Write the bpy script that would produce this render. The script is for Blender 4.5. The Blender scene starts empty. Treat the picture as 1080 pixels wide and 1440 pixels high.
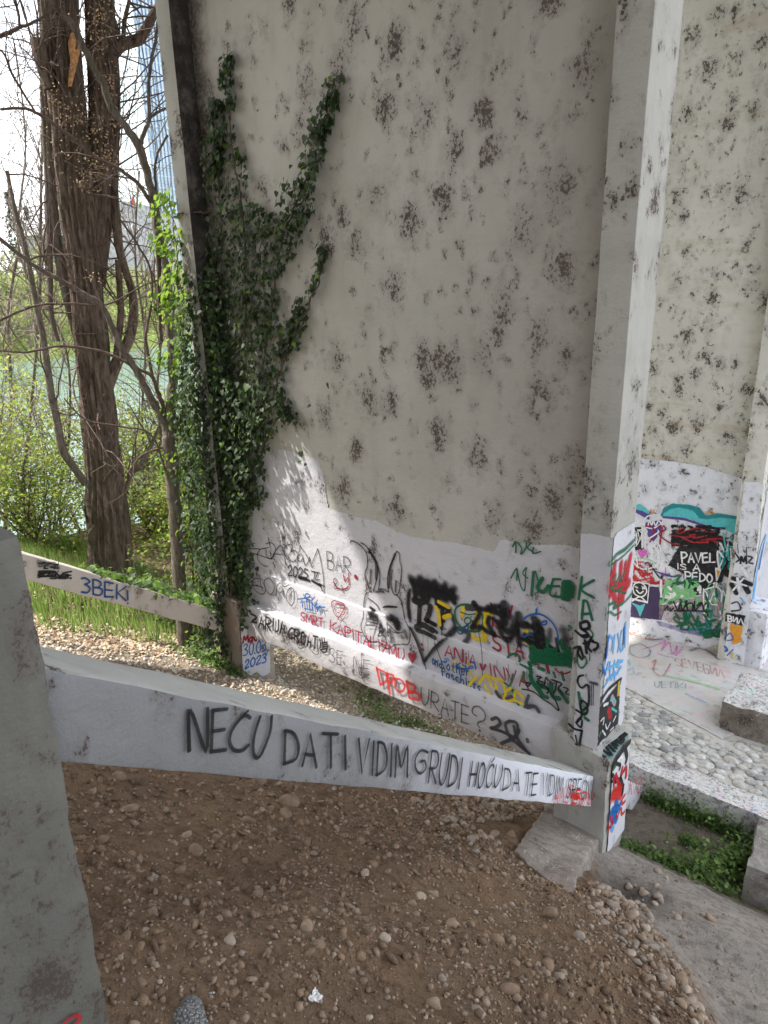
import bpy, bmesh, math, random
import numpy as np
from mathutils import Matrix, Vector
random.seed(7); RN = np.random.default_rng(11)
S = bpy.context.scene
COL = S.collection
# ------------------------------------------------------------------ camera
# local frame: u = along the pier walls (away to the left), v = across them (away to the right), z = up.
F, CX, CY = 1000.0, 540.0, 720.0
dn = np.array([75.0, 2980.0, F]); dn /= np.linalg.norm(dn)
hx = -750.0
hy = CY - (dn[0]*(hx-CX)+dn[2]*F)/dn[1]
uu = np.array([hx-CX, hy-CY, F]); uu /= np.linalg.norm(uu)
vv = np.cross(dn, uu)
if vv[2] < 0: vv = -vv
M = np.array([uu, vv, -dn])
def ray(x, y): return M @ np.array([x-CX, y-CY, F])
def onv(x, y, V): r = ray(x, y); return r*V/r[1]
def onu(x, y, U): r = ray(x, y); return r*U/r[0]
def onz(x, y, Z): r = ray(x, y); return r*Z/r[2]
def proj(P):
    P = np.atleast_2d(np.asarray(P, float)); c = P @ M
    zc = np.where(c[:, 2] > 1e-3, c[:, 2], 1e-3)
    return CX+F*c[:, 0]/zc, CY+F*c[:, 1]/zc, c[:, 2]
def W(p): return (-float(p[0]), float(p[1]), float(p[2]))
cam = bpy.data.objects.new('camera', bpy.data.cameras.new('camera')); COL.objects.link(cam)
right, up, back = M @ np.array([1, 0, 0.]), M @ np.array([0, -1., 0]), M @ np.array([0, 0, -1.])
mw = Matrix.Identity(4)
for j, a in enumerate((right, up, back)):
    w = W(a)
    for i in range(3): mw[i][j] = w[i]
cam.matrix_world = mw
cam.data.sensor_fit = 'VERTICAL'; cam.data.sensor_height = 36; cam.data.sensor_width = 27
cam.data.lens = F/1440*36; cam.data.clip_end = 3000; cam.data.clip_start = 0.05
S.camera = cam
# ------------------------------------------------------------------ light
SUN_T = Vector((0.97, 0.62, -1.55)).normalized()     # travel direction in world (X=-u, Y=v)
sd = -SUN_T
sun = bpy.data.objects.new('sun', bpy.data.lights.new('sun', 'SUN')); COL.objects.link(sun)
sun.data.energy = 3.8; sun.data.angle = math.radians(0.9); sun.data.color = (1, .95, .87)
sun.rotation_euler = SUN_T.to_track_quat('-Z', 'Y').to_euler()
world = bpy.data.worlds.new('World'); S.world = world; world.use_nodes = True
wn = world.node_tree; wn.nodes.clear()
sky = wn.nodes.new('ShaderNodeTexSky'); sky.sky_type = 'NISHITA'; sky.sun_disc = False
sky.sun_elevation = math.asin(sd.z); sky.sun_rotation = math.atan2(sd.x, sd.y)
sky.air_density = 1.2; sky.dust_density = 3.0; sky.ozone_density = 1.0
bg = wn.nodes.new('ShaderNodeBackground'); bg.inputs[1].default_value = 0.15
wo = wn.nodes.new('ShaderNodeOutputWorld')
tc = wn.nodes.new('ShaderNodeTexCoord'); no = wn.nodes.new('ShaderNodeTexNoise')
no.inputs['Scale'].default_value = 2.2; no.inputs['Detail'].default_value = 6
wn.links.new(tc.outputs['Generated'], no.inputs['Vector'])
cr = wn.nodes.new('ShaderNodeValToRGB'); cr.color_ramp.elements[0].position = .38; cr.color_ramp.elements[1].position = .62
cr.color_ramp.elements[0].color = (.45, .45, .45, 1)
wn.links.new(no.outputs['Fac'], cr.inputs[0])
mx = wn.nodes.new('ShaderNodeMixRGB'); mx.inputs[2].default_value = (8.5, 8.8, 9.2, 1)
wn.links.new(cr.outputs[0], mx.inputs[0]); wn.links.new(sky.outputs[0], mx.inputs[1])
wn.links.new(mx.outputs[0], bg.inputs[0]); wn.links.new(bg.outputs[0], wo.inputs[0])
S.view_settings.view_transform = 'Standard'; S.view_settings.look = 'None'
S.view_settings.gamma = 1; S.view_settings.use_curve_mapping = False
S.view_settings.exposure = 1.12
S.render.engine = 'CYCLES'
S.cycles.transparent_max_bounces = 40; S.cycles.max_bounces = 8; S.cycles.diffuse_bounces = 5
# ------------------------------------------------------------------ node helper
class NB:
    def __init__(s, name):
        s.m = bpy.data.materials.new(name); s.m.use_nodes = True
        s.t = s.m.node_tree; s.t.nodes.clear()
        s.pos = s.n('ShaderNodeNewGeometry').outputs['Position']
    def n(s, ty, **k):
        x = s.t.nodes.new(ty)
        for a, b in k.items(): setattr(x, a, b)
        return x
    def put(s, sock, v):
        if v is None: return
        if isinstance(v, bpy.types.NodeSocket): s.t.links.new(v, sock)
        elif isinstance(v, (tuple, list)) and len(v) == 3 and sock.type == 'RGBA': sock.default_value = (*v, 1)
        else: sock.default_value = v
    def noise(s, sc, det=3, rough=.55, vec=None, dist=0):
        x = s.n('ShaderNodeTexNoise'); s.put(x.inputs['Vector'], vec or s.pos)
        x.inputs['Scale'].default_value = sc; x.inputs['Detail'].default_value = det
        x.inputs['Roughness'].default_value = rough; x.inputs['Distortion'].default_value = dist
        return x.outputs['Fac']
    def voro(s, sc, vec=None, out='Distance'):
        x = s.n('ShaderNodeTexVoronoi'); s.put(x.inputs['Vector'], vec or s.pos); x.inputs['Scale'].default_value = sc
        return x.outputs[out]
    def scl(s, v3, vec=None, rot=(0, 0, 0)):
        x = s.n('ShaderNodeMapping'); s.put(x.inputs[0], vec or s.pos); x.inputs['Scale'].default_value = v3
        x.inputs['Rotation'].default_value = rot
        return x.outputs[0]
    def step(s, v, a, b, lo=0., hi=1.):
        x = s.n('ShaderNodeMapRange', interpolation_type='SMOOTHSTEP')
        s.put(x.inputs[0], v); s.put(x.inputs[1], a); s.put(x.inputs[2], b); s.put(x.inputs[3], lo); s.put(x.inputs[4], hi)
        return x.outputs[0]
    def lin(s, v, a, b, lo=0., hi=1.):
        x = s.n('ShaderNodeMapRange'); s.put(x.inputs[0], v)
        for i, q in enumerate((a, b, lo, hi)): s.put(x.inputs[i+1], q)
        return x.outputs[0]
    def mth(s, op, a, b=None):
        x = s.n('ShaderNodeMath', operation=op); s.put(x.inputs[0], a); s.put(x.inputs[1], b); return x.outputs[0]
    def mix(s, f, a, b, mode='MIX'):
        x = s.n('ShaderNodeMixRGB', blend_type=mode); s.put(x.inputs[0], f); s.put(x.inputs[1], a); s.put(x.inputs[2], b); return x.outputs[0]
    def xyz(s, vec=None):
        x = s.n('ShaderNodeSeparateXYZ'); s.put(x.inputs[0], vec or s.pos); return x.outputs
    def bump(s, h, st=.3, d=.01, nrm=None):
        x = s.n('ShaderNodeBump'); s.put(x.inputs['Height'], h); x.inputs['Strength'].default_value = st; x.inputs['Distance'].default_value = d
        if nrm: s.put(x.inputs['Normal'], nrm)
        return x.outputs[0]
    def out(s, col, rough=.85, nrm=None, spec=.25, alpha=None, metal=0, trans=None):
        p = s.n('ShaderNodeBsdfPrincipled'); s.put(p.inputs['Base Color'], col); s.put(p.inputs['Roughness'], rough)
        p.inputs['Specular IOR Level'].default_value = spec; p.inputs['Metallic'].default_value = metal
        if nrm is not None: s.put(p.inputs['Normal'], nrm)
        if alpha is not None: s.put(p.inputs['Alpha'], alpha)
        o = s.n('ShaderNodeOutputMaterial'); r = p.outputs[0]
        if trans is not None:
            tr = s.n('ShaderNodeBsdfTranslucent'); s.put(tr.inputs[0], trans[1]); mxs = s.n('ShaderNodeMixShader')
            mxs.inputs[0].default_value = trans[0]; s.t.links.new(r, mxs.inputs[1]); s.t.links.new(tr.outputs[0], mxs.inputs[2]); r = mxs.outputs[0]
        s.t.links.new(r, o.inputs[0]); return s.m

def mould(b, cov, fine=42., big=4.2, amount=.9, diag=True):
    """mildew bursts: cells of two sizes, each a dense speckled core that thins out; cov = lower means more of them"""
    vec = b.scl((1.0, 1.0, .70), rot=(0, .45, 0))
    wv = b.n('ShaderNodeVectorMath', operation='ADD'); nn = b.n('ShaderNodeTexNoise'); nn.inputs['Scale'].default_value = 8; nn.inputs['Detail'].default_value = 5
    nn.inputs['Roughness'].default_value = .65; b.put(nn.inputs['Vector'], b.pos)
    sc_ = b.n('ShaderNodeVectorMath', operation='SCALE'); b.put(sc_.inputs[0], nn.outputs['Color']); sc_.inputs['Scale'].default_value = .26
    b.put(wv.inputs[0], vec); b.put(wv.inputs[1], sc_.outputs[0])
    dens = b.mth('SUBTRACT', 1.38, b.mth('MULTIPLY', cov, 1.55))            # about .25 at cov .73, .55 at cov .53
    dens = b.mth('ADD', dens, b.mth('MULTIPLY', b.mth('SUBTRACT', b.noise(.95, 3, .6), .5), 2.6))
    out = None
    for k, q in ((1., 1.), (2.3, .8)):
        x = b.n('ShaderNodeTexVoronoi'); b.put(x.inputs['Vector'], wv.outputs[0]); x.inputs['Scale'].default_value = big*.95*k
        c = b.xyz(x.outputs['Color'])
        pres = b.step(b.mth('SUBTRACT', dens, c[0]), 0., .12)
        rad = b.mth('ADD', .26, b.mth('MULTIPLY', c[1], .46))
        f = b.mth('MULTIPLY', b.step(b.mth('DIVIDE', x.outputs['Distance'], rad), 1.25, .1), b.mth('MULTIPLY', pres, q))
        out = f if out is None else b.mth('MAXIMUM', out, f)
    sp = b.noise(fine, 6, .78, b.scl((1, 1, .75), rot=(0, .4, 0)))
    thr = b.mth('SUBTRACT', .66, b.mth('MULTIPLY', out, .25))
    dots = b.mth('MULTIPLY', b.step(sp, thr, b.mth('ADD', thr, .07)), b.step(out, .03, .3))
    return b.mth('MULTIPLY', b.mth('MAXIMUM', b.mth('MULTIPLY', out, .42), dots), amount)
def plaster(name, base, base2, cov=.6, covgrad=None, fine=42., big=4.2, streak=.3, amount=.92, stain=(.062, .042, .036), extra=None, rub=0.):
    b = NB(name); X, Y, Z = b.xyz()
    c = b.mix(b.step(b.noise(.8, 4, .6, b.scl((1, 1, .55))), .32, .7), base, base2)
    c = b.mix(b.mth('MULTIPLY', b.step(b.noise(3.5, 5, .6, b.scl((1.6, 1.6, .28))), .48, .75), streak), c, tuple(x*.72 for x in base))
    c = b.mix(b.mth('MULTIPLY', b.noise(60, 3), .16), c, tuple(x*.7 for x in base))
    c = b.mix(b.mth('MULTIPLY', b.step(b.noise(1.5, 5, .65, b.scl((.35, .35, 3.2))), .5, .72), .22), c, tuple(x*.78 for x in base))
    cv = covgrad(b, X, Y, Z) if covgrad else cov
    f = mould(b, cv, fine, big, amount)
    c = b.mix(f, c, stain)
    if extra: c = extra(b, c, X, Y, Z)
    h = b.mth('ADD', b.noise(7, 5, .65), b.mth('MULTIPLY', b.noise(70, 4, .6), .22))
    return b.out(c, b.lin(b.noise(9), .3, .7, .75, .95), b.bump(h, .55, .022), .2)
def solid(name, col, var=.25, sc=8, rough=.8, bump=.2, bd=.01, spec=.2, trans=None):
    b = NB(name)
    c = b.mix(b.step(b.noise(sc, 4, .6), .3, .72), tuple(x*(1-var) for x in col), tuple(min(1, x*(1+var)) for x in col))
    return b.out(c, rough, b.bump(b.noise(sc*4, 5, .65), bump, bd), spec, trans=trans)
# main panel: mildew thickest high on its right half; u = -X
def mg(b, X, Y, Z):
    g = b.mth('ADD', b.lin(X, -5.4, -2.6, -.06, .21), b.lin(Z, -2.6, 1.4, 0, .16))
    g = b.mth('ADD', g, b.mth('MULTIPLY', b.step(X, -2.9, -2.2), .05))
    return b.mth('SUBTRACT', .66, g)
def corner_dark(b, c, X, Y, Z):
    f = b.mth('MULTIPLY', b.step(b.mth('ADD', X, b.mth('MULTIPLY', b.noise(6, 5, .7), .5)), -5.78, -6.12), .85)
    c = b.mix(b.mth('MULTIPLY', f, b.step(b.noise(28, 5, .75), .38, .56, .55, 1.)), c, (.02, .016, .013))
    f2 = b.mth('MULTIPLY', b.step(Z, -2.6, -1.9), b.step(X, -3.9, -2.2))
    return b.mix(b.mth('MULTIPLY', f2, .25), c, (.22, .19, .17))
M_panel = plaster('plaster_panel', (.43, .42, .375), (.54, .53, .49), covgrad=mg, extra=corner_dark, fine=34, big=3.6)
M_flange = plaster('plaster_flange', (.37, .365, .335), (.45, .445, .41), cov=.50, fine=40)
M_footp = plaster('pilaster_foot_plaster', (.33, .325, .30), (.42, .415, .385), cov=.56, fine=60, streak=.6)
M_side = plaster('plaster_side', (.25, .252, .228), (.31, .312, .285), cov=.36, fine=60, big=7)
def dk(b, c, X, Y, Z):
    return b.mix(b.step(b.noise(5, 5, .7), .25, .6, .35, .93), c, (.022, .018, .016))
M_inner = plaster('plaster_inner_shaded', (.16, .145, .13), (.25, .24, .22), cov=.5, extra=dk)  # shade of the inward face put into its colour as near-black mottle
M_far = plaster('plaster_far', (.60, .585, .52), (.70, .69, .63), covgrad=lambda b, X, Y, Z: b.mth('SUBTRACT', .30, b.lin(X, -3.4, -2.0, 0, .06)), fine=28, big=4.4, streak=.25,
                extra=lambda b, c, X, Y, Z: b.mix(b.mth('MULTIPLY', b.step(b.noise(1.2, 4, .6, b.scl((.5, .5, 3.5))), .55, .7), .35), c, (.42, .33, .22)))
M_farwhite = plaster('white_paint_far', (.72, .74, .80), (.80, .81, .86), cov=.28, fine=28, big=4.8, streak=.08)
M_white = plaster('white_paint', (.53, .53, .565), (.61, .61, .645), cov=.70, streak=.12, fine=50)
M_beam = plaster('grey_white_paint', (.18, .183, .188), (.225, .228, .236), cov=.60, fine=60, big=4.6, streak=.1,
                 extra=lambda b, c, X, Y, Z: b.mix(b.step(b.mth('ADD', Y, b.mth('MULTIPLY', b.noise(3, 4), .8)), 2.0, 4.4), c, (.62, .63, .69)))
M_beamtop = plaster('beam_top', (.36, .36, .34), (.46, .46, .44), cov=.68, streak=.3)
M_beamfar = plaster('stained_cream_paint', (.52, .47, .42), (.60, .55, .50), cov=.70, streak=.6, fine=50, big=5, stain=(.12, .07, .05))
M_block = plaster('plaster_block', (.112, .110, .096), (.165, .162, .145), cov=.45, fine=80, big=6, streak=.35, amount=.75)
M_brown = plaster('weathered_brown', (.30, .25, .21), (.42, .37, .32), cov=.55, fine=60)
def terr(b, c, X, Y, Z):
    return b.mix(b.mth('MULTIPLY', b.step(b.voro(42), .36, .2, 0, .6), b.step(b.noise(7, 5, .7), .48, .62)), b.mix(b.step(b.noise(11, 6, .75), .42, .62, 0, .55), c, (.13, .105, .085)), (.62, .60, .56))
M_foot = plaster('rough_concrete', (.21, .175, .15), (.31, .275, .245), cov=.60, fine=60, streak=.4, extra=terr)
M_conc = plaster('old_concrete', (.25, .235, .215), (.36, .34, .32), cov=.58, fine=60, streak=.2, extra=terr)
def wash(b, c, X, Y, Z):
    for k, (sc, th, col, am) in enumerate([(2.6, .56, (.66, .45, .45), .45), (3.1, .58, (.42, .56, .50), .5), (2.2, .6, (.48, .50, .62), .45), (4.5, .62, (.3, .3, .3), .5), (3.7, .63, (.66, .45, .66), .4)]):
        v = b.scl((1, 1, 1)); v2 = b.n('ShaderNodeVectorMath', operation='ADD'); b.put(v2.inputs[0], v); v2.inputs[1].default_value = (k*7.3, k*3.1, k)
        f = b.step(b.noise(sc, 5, .7, v2.outputs[0], 1.2), th-.04, th+.05, 0, am)
        c = b.mix(f, c, col)
    return c
M_paved = plaster('painted_concrete_floor', (.50, .485, .46), (.62, .60, .58), cov=.6, fine=50, streak=.1, extra=wash, amount=.5)
M_mortar = plaster('cobble_mortar', (.46, .44, .40), (.58, .56, .52), cov=.62, fine=60, streak=.1)
def kerbx(b, c, X, Y, Z):
    c = wash(b, c, X, Y, Z)
    return b.mix(b.step(b.noise(30, 5, .75), .50, .58, 0, .7), c, (.12, .12, .12))
M_kerb = plaster('painted_kerb', (.60, .59, .57), (.72, .71, .7), cov=.55, fine=60, extra=kerbx)
M_cob = [solid('cobble_%s' % n, c, .3, 14, .8, .35, .005) for n, c in (('pale', (.52, .505, .48)), ('light', (.44, .43, .41)), ('grey', (.29, .288, .285)), ('warm', (.47, .44, .40)))]
M_stone = [solid('stone_%s' % n, c, .22, 20, .9, .35, .006) for n, c in (('tan', (.28, .205, .148)), ('brown', (.225, .158, .11)), ('grey', (.28, .235, .195)), ('pale', (.38, .31, .245)))]
# ------------------------------------------------------------------ object helpers
def tag(o, label=None, cat=None, group=None, kind=None):
    for k, v in (('label', label), ('category', cat), ('group', group), ('kind', kind)):
        if v: o[k] = v
    return o
def empty(name, loc, label=None, cat=None, group=None):
    o = bpy.data.objects.new(name, None); COL.objects.link(o); o.location = W(loc); o.empty_display_size = .1
    return tag(o, label, cat, group)
def link(name, me, parent=None, mats=()):
    o = bpy.data.objects.new(name, me); COL.objects.link(o)
    for m in mats: me.materials.append(m)
    if parent is not None:
        o.parent = parent
        o.matrix_parent_inverse = Matrix.Translation(-parent_world(parent))
    return o
def parent_world(p):
    v = Vector((0, 0, 0))
    while p is not None:
        v = v + Vector(p.location) if p.type == 'EMPTY' else v
        p = p.parent
    return v
def mesh_np(name, V, Fc, smooth=False, n=None):
    """V world-frame Nx3 array (already X=-u), Fc faces array Kx3 or Kx4"""
    V = np.asarray(V, np.float32); Fc = np.asarray(Fc, np.int32)
    me = bpy.data.meshes.new(name); me.vertices.add(len(V)); me.vertices.foreach_set('co', V.ravel())
    k = Fc.shape[1]; me.loops.add(Fc.size); me.loops.foreach_set('vertex_index', Fc.ravel())
    me.polygons.add(len(Fc)); me.polygons.foreach_set('loop_start', np.arange(0, Fc.size, k, dtype=np.int32))
    me.polygons.foreach_set('loop_total', np.full(len(Fc), k, np.int32))
    me.update(calc_edges=True)
    if smooth: me.polygons.foreach_set('use_smooth', np.ones(len(Fc), bool))
    return me
def hexa(name, c8, mat, parent, seg=.25, amp=.006, bev=.012, mats=None):
    """block from 8 corners (local frame): bottom 4 then top 4, edges uneven, corners worn"""
    bm = bmesh.new(); vs = [bm.verts.new(W(c)) for c in c8]
    for f in ((0, 1, 2, 3), (7, 6, 5, 4), (0, 4, 5, 1), (1, 5, 6, 2), (2, 6, 7, 3), (3, 7, 4, 0)): bm.faces.new([vs[i] for i in f])
    bmesh.ops.recalc_face_normals(bm, faces=bm.faces)
    if bev: bmesh.ops.bevel(bm, geom=list(bm.edges), offset=bev, segments=2, affect='EDGES', profile=.6)
    for it in range(7):
        es = [e for e in bm.edges if e.calc_length() > seg]
        if not es: break
        bmesh.ops.subdivide_edges(bm, edges=es, cuts=1, use_grid_fill=True)
    from mathutils import noise
    for v in bm.verts:
        q = v.co
        v.co = q + Vector((noise.noise(q*5), noise.noise(q*5+Vector((9, 1, 3))), noise.noise(q*5+Vector((2, 7, 5)))))*amp + Vector((noise.noise(q*23), noise.noise(q*23+Vector((4, 4, 4))), 0))*amp*.5
    bmesh.ops.recalc_face_normals(bm, faces=bm.faces)
    me = bpy.data.meshes.new(name); bm.to_mesh(me); bm.free()
    me.polygons.foreach_set('use_smooth', np.ones(len(me.polygons), bool)); 
    o = link(name, me, parent, [mat])
    try: me.set_sharp_from_angle(angle=math.radians(40))
    except Exception: pass
    return o
def box(name, u0, u1, v0, v1, z0, z1, mat, parent, **k):
    return hexa(name, [(u0, v0, z0), (u1, v0, z0), (u1, v1, z0), (u0, v1, z0), (u0, v0, z1), (u1, v0, z1), (u1, v1, z1), (u0, v1, z1)], mat, parent, **k)
ICO = {}
def ico(sub):
    if sub not in ICO:
        bm = bmesh.new(); bmesh.ops.create_icosphere(bm, subdivisions=sub, radius=1)
        ICO[sub] = (np.array([v.co[:] for v in bm.verts]), np.array([[v.index for v in f.verts] for f in bm.faces])); bm.free()
    return ICO[sub]
def rock_tmpl(sub, seed, rough=.22):
    V, Fc = ico(sub); r = np.random.default_rng(seed); V = V.copy()
    s = np.ones(len(V))
    for _ in range(5):
        d = r.normal(size=3); d /= np.linalg.norm(d); s += rough*r.uniform(-.5, .5)*np.sin(V@d*r.uniform(1.5, 4)+r.uniform(0, 6))
    for _ in range(4):
        d = r.normal(size=3); d /= np.linalg.norm(d); c = r.uniform(.62, .9); t = V@d*s
        s = np.where(t > c, s*c/np.maximum(t, 1e-6)*.5+s*.5, s)
    return V*s[:, None], Fc
def scatter(name, tm, P, R, Sc, mats, parent=None, midx=None, smooth=True):
    """joined copies of templates: P world pos Nx3, R Nx3x3, Sc Nx3"""
    VV, FF, MI, off = [], [], [], 0
    tid = RN.integers(0, len(tm), len(P))
    for t in range(len(tm)):
        ii = np.where(tid == t)[0]
        if not len(ii): continue
        V, Fc = tm[t]
        X = V[None]*Sc[ii][:, None, :]; X = np.einsum('nij,nkj->nki', R[ii], X)+P[ii][:, None, :]
        VV.append(X.reshape(-1, 3)); FF.append((Fc[None]+(np.arange(len(ii))*len(V))[:, None, None]+off).reshape(-1, Fc.shape[1])); off += len(ii)*len(V)
        if midx is not None: MI.append(np.repeat(midx[ii], len(Fc)))
    me = mesh_np(name, np.concatenate(VV), np.concatenate(FF), smooth)
    o = link(name, me, parent, mats)
    if midx is not None: me.polygons.foreach_set('material_index', np.concatenate(MI).astype(np.int32))
    return o
def rots(n, tilt=6.28):
    q = RN.normal(size=(n, 4)); 
    if tilt < 3: q[:, 1:3] *= tilt
    q /= np.linalg.norm(q, axis=1)[:, None]; w, x, y, z = q.T
    return np.stack([np.stack([1-2*(y*y+z*z), 2*(x*y-z*w), 2*(x*z+y*w)], -1), np.stack([2*(x*y+z*w), 1-2*(x*x+z*z), 2*(y*z-x*w)], -1), np.stack([2*(x*z-y*w), 2*(y*z+x*w), 1-2*(x*x+y*y)], -1)], 1)
def inpoly(x, y, poly):
    x = np.asarray(x); y = np.asarray(y); r = np.zeros(x.shape, bool); n = len(poly)
    for i in range(n):
        x1, y1 = poly[i]; x2, y2 = poly[i-1]
        c = ((y1 > y) != (y2 > y)) & (x < (x2-x1)*(y-y1)/((y2-y1) or 1e-9)+x1); r ^= c
    return r
def fbm(x, y, seed=0, oct=4, f=1.):
    r = np.random.default_rng(seed); o = np.zeros(np.shape(x)); a = 1.
    for k in range(oct):
        for _ in range(5):
            th = r.uniform(0, 6.28); ph = r.uniform(0, 6.28); ff = f*r.uniform(.7, 1.4)
            o = o+a*.3*np.sin((x*math.cos(th)+y*math.sin(th))*ff*6.28+ph+1.3*np.sin(y*ff*3+ph))
        f *= 2.1; a *= .5
    return o
# ------------------------------------------------------------------ ground
def sm(x, a, b): t = np.clip((x-a)/(b-a), 0, 1); return t*t*(3-2*t)
def KERBZ(v): return -4.72-.129*(v-6.1)
def H0(u, v):
    u = np.asarray(u, float); v = np.asarray(v, float)
    sl = -4.58-.58*(v-4.7)
    sl = np.minimum(sl, 5.3)
    fl = -4.95-.03*np.clip(v-5, 0, 50)
    k = .12; h = np.clip(.5+.5*(sl-fl)/k, 0, 1); z = fl*(1-h)+sl*h+k*h*(1-h)
    # worn path on the right, lower than the loose dirt
    ub = .45+(v-3.0)*.78+.12*np.sin(v*3.1)
    path = -4.66+.33*np.clip(5.2-v, 0, 20)
    w = sm(u-ub, -.35, .12)
    z = np.where(v < 5.25, np.minimum(z, z)*w+np.minimum(path, z-.04)*(1-w), z)
    # pit with weeds
    z = np.where((v >= 5.25) & (u < 1.9), -5.02+.0*z, z)
    # right slab foundation
    # under the cobbles
    z = np.where((v > 6.15) & (u < 4.5), np.minimum(z, -5.6), z)
    z = np.where((v >= 6.15) & (u >= 4.5), z, z)
    # hollow beside the footing
    z = z-.16*np.exp(-(((u-1.35)/.28)**2+((v-4.35)/.3)**2))
    # river terrace and bank
    z = z+.33*sm(u, 8.2, 10.2)*(v > -50)
    z = z+sm(u, 7, 8.5)*np.clip(v-5.5, 0, 60)*(-.04)
    bank = 13.2+.5*np.sin(v*.5)
    z = z-np.clip(u-bank, 0, 14)*.62
    return z
def H(u, v):
    z = H0(u, v); u = np.asarray(u, float); v = np.asarray(v, float)
    dirt = sm(u-(.45+(v-3.0)*.78), -.25, .15)
    z = z+(.030*fbm(u, v*.6, 3, 4, .9)+.016*fbm(u*.8+v*.5, v*.35, 8, 4, 3.2)+.006*fbm(u, v, 9, 3, 9.))*(.35+.65*dirt)
    return z
def GB(v): return np.interp(v, [0, 2.2, 2.8, 3.6, 4.6, 5.2], [5.5, 5.0, 4.3, 3.75, 3.1, 2.6])
def axis(segs):
    a = [];
    for s0, s1, st in segs: a += list(np.arange(s0, s1, st))
    a.append(segs[-1][1]); return np.array(a)
AU = axis([(-60, -6, 6), (-6, -1.5, .5), (-1.5, 4.8, .022), (4.8, 8.2, .05), (8.2, 28, .4), (28, 60, 8)])
AV = axis([(-40, -4, 4), (-4, .4, .3), (.4, 6.2, .024), (6.2, 7.5, .1), (7.5, 20, .6), (20, 160, 6)])
UU, VV_ = np.meshgrid(AU, AV, indexing='ij'); ZZ = H(UU, VV_)
nu, nv = len(AU), len(AV); idx = np.arange(nu*nv).reshape(nu, nv)
Fg = np.stack([idx[:-1, :-1], idx[:-1, 1:], idx[1:, 1:], idx[1:, :-1]], -1).reshape(-1, 4)
gm = mesh_np('ground', np.stack([-UU, VV_, ZZ], -1).reshape(-1, 3), Fg, True)
# colour of the soils (attribute: dirt / pale gravelly soil / path / leaf litter)
ca = gm.color_attributes.new('soil', 'FLOAT_COLOR', 'POINT')
u_, v_ = UU.ravel(), VV_.ravel()
ubl = .45+(v_-3.0)*.78+.12*np.sin(v_*3.1)
dirtc = np.array([.235, .162, .108]); pathc = np.array([.36, .33, .30]); grav = np.array([.34, .285, .225]); litt = np.array([.16, .13, .08]); pit = np.array([.20, .175, .145])
w1 = sm(u_-ubl, -.3, .1)[:, None]; cc = dirtc*w1+pathc*(1-w1)
w2 = sm(u_-GB(v_), -.25, .2)[:, None]; cc = cc*(1-w2)+grav*w2
w3 = sm(u_, 7.2, 8.2)[:, None]; cc = cc*(1-w3)+litt*w3
w4 = ((v_ > 5.2) & (u_ < 2)).astype(float)[:, None]; cc = cc*(1-w4)+pit*w4
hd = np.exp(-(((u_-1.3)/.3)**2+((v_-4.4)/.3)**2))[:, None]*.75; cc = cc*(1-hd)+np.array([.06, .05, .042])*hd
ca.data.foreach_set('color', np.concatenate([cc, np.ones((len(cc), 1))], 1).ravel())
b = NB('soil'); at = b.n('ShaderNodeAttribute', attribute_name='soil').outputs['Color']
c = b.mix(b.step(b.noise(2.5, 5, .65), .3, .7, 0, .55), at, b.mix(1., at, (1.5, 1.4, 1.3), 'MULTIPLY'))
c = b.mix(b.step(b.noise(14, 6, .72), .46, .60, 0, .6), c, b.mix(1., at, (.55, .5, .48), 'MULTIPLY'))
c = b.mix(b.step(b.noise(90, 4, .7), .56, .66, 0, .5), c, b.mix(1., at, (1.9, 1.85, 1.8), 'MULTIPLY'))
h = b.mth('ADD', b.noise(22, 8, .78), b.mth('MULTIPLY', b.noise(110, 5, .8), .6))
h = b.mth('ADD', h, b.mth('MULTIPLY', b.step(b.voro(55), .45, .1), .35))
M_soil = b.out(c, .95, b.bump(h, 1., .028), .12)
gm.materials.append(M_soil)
ground = bpy.data.objects.new('ground', gm); COL.objects.link(ground); ground['kind'] = 'structure'
ground['label'] = 'brown stony dirt slope running down under the concrete beams'

# stones ---------------------------------------------------------
def samp(n, u0, u1, v0, v1):
    return RN.uniform(u0, u1, n), RN.uniform(v0, v1, n)
def keep_frame(u, v, m=60):
    z = H0(u, v); x, y, d = proj(np.stack([u, v, z], -1)); return (x > -m) & (x < 1080+m) & (y > 0) & (y < 1440+m) & (d > 0), x, y
def on_footing(u, v): return (u > 1.42) & (u < 2.35) & (v > 3.75) & (v < 5.5)
RT2 = [rock_tmpl(2, s, .42) for s in range(8)]
RT1 = [rock_tmpl(1, s+40, .4) for s in range(6)]
def stone_set(n, u0, u1, v0, v1, smin, smax, pw, dens, flat=.7):
    u, v = samp(n, u0, u1, v0, v1); k, x, y = keep_frame(u, v)
    k &= RN.uniform(size=n) < dens(u, v, x, y); u, v = u[k], v[k]
    s = smin+(smax-smin)*RN.uniform(size=len(u))**pw
    P = np.stack([-u, v, H(u, v)+s*.18], -1)
    Sc = s[:, None]*np.stack([RN.uniform(.8, 1.25, len(u)), RN.uniform(.65, 1., len(u)), RN.uniform(.45, .8, len(u))], -1)
    return P, rots(len(u), .35), Sc, s
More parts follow.
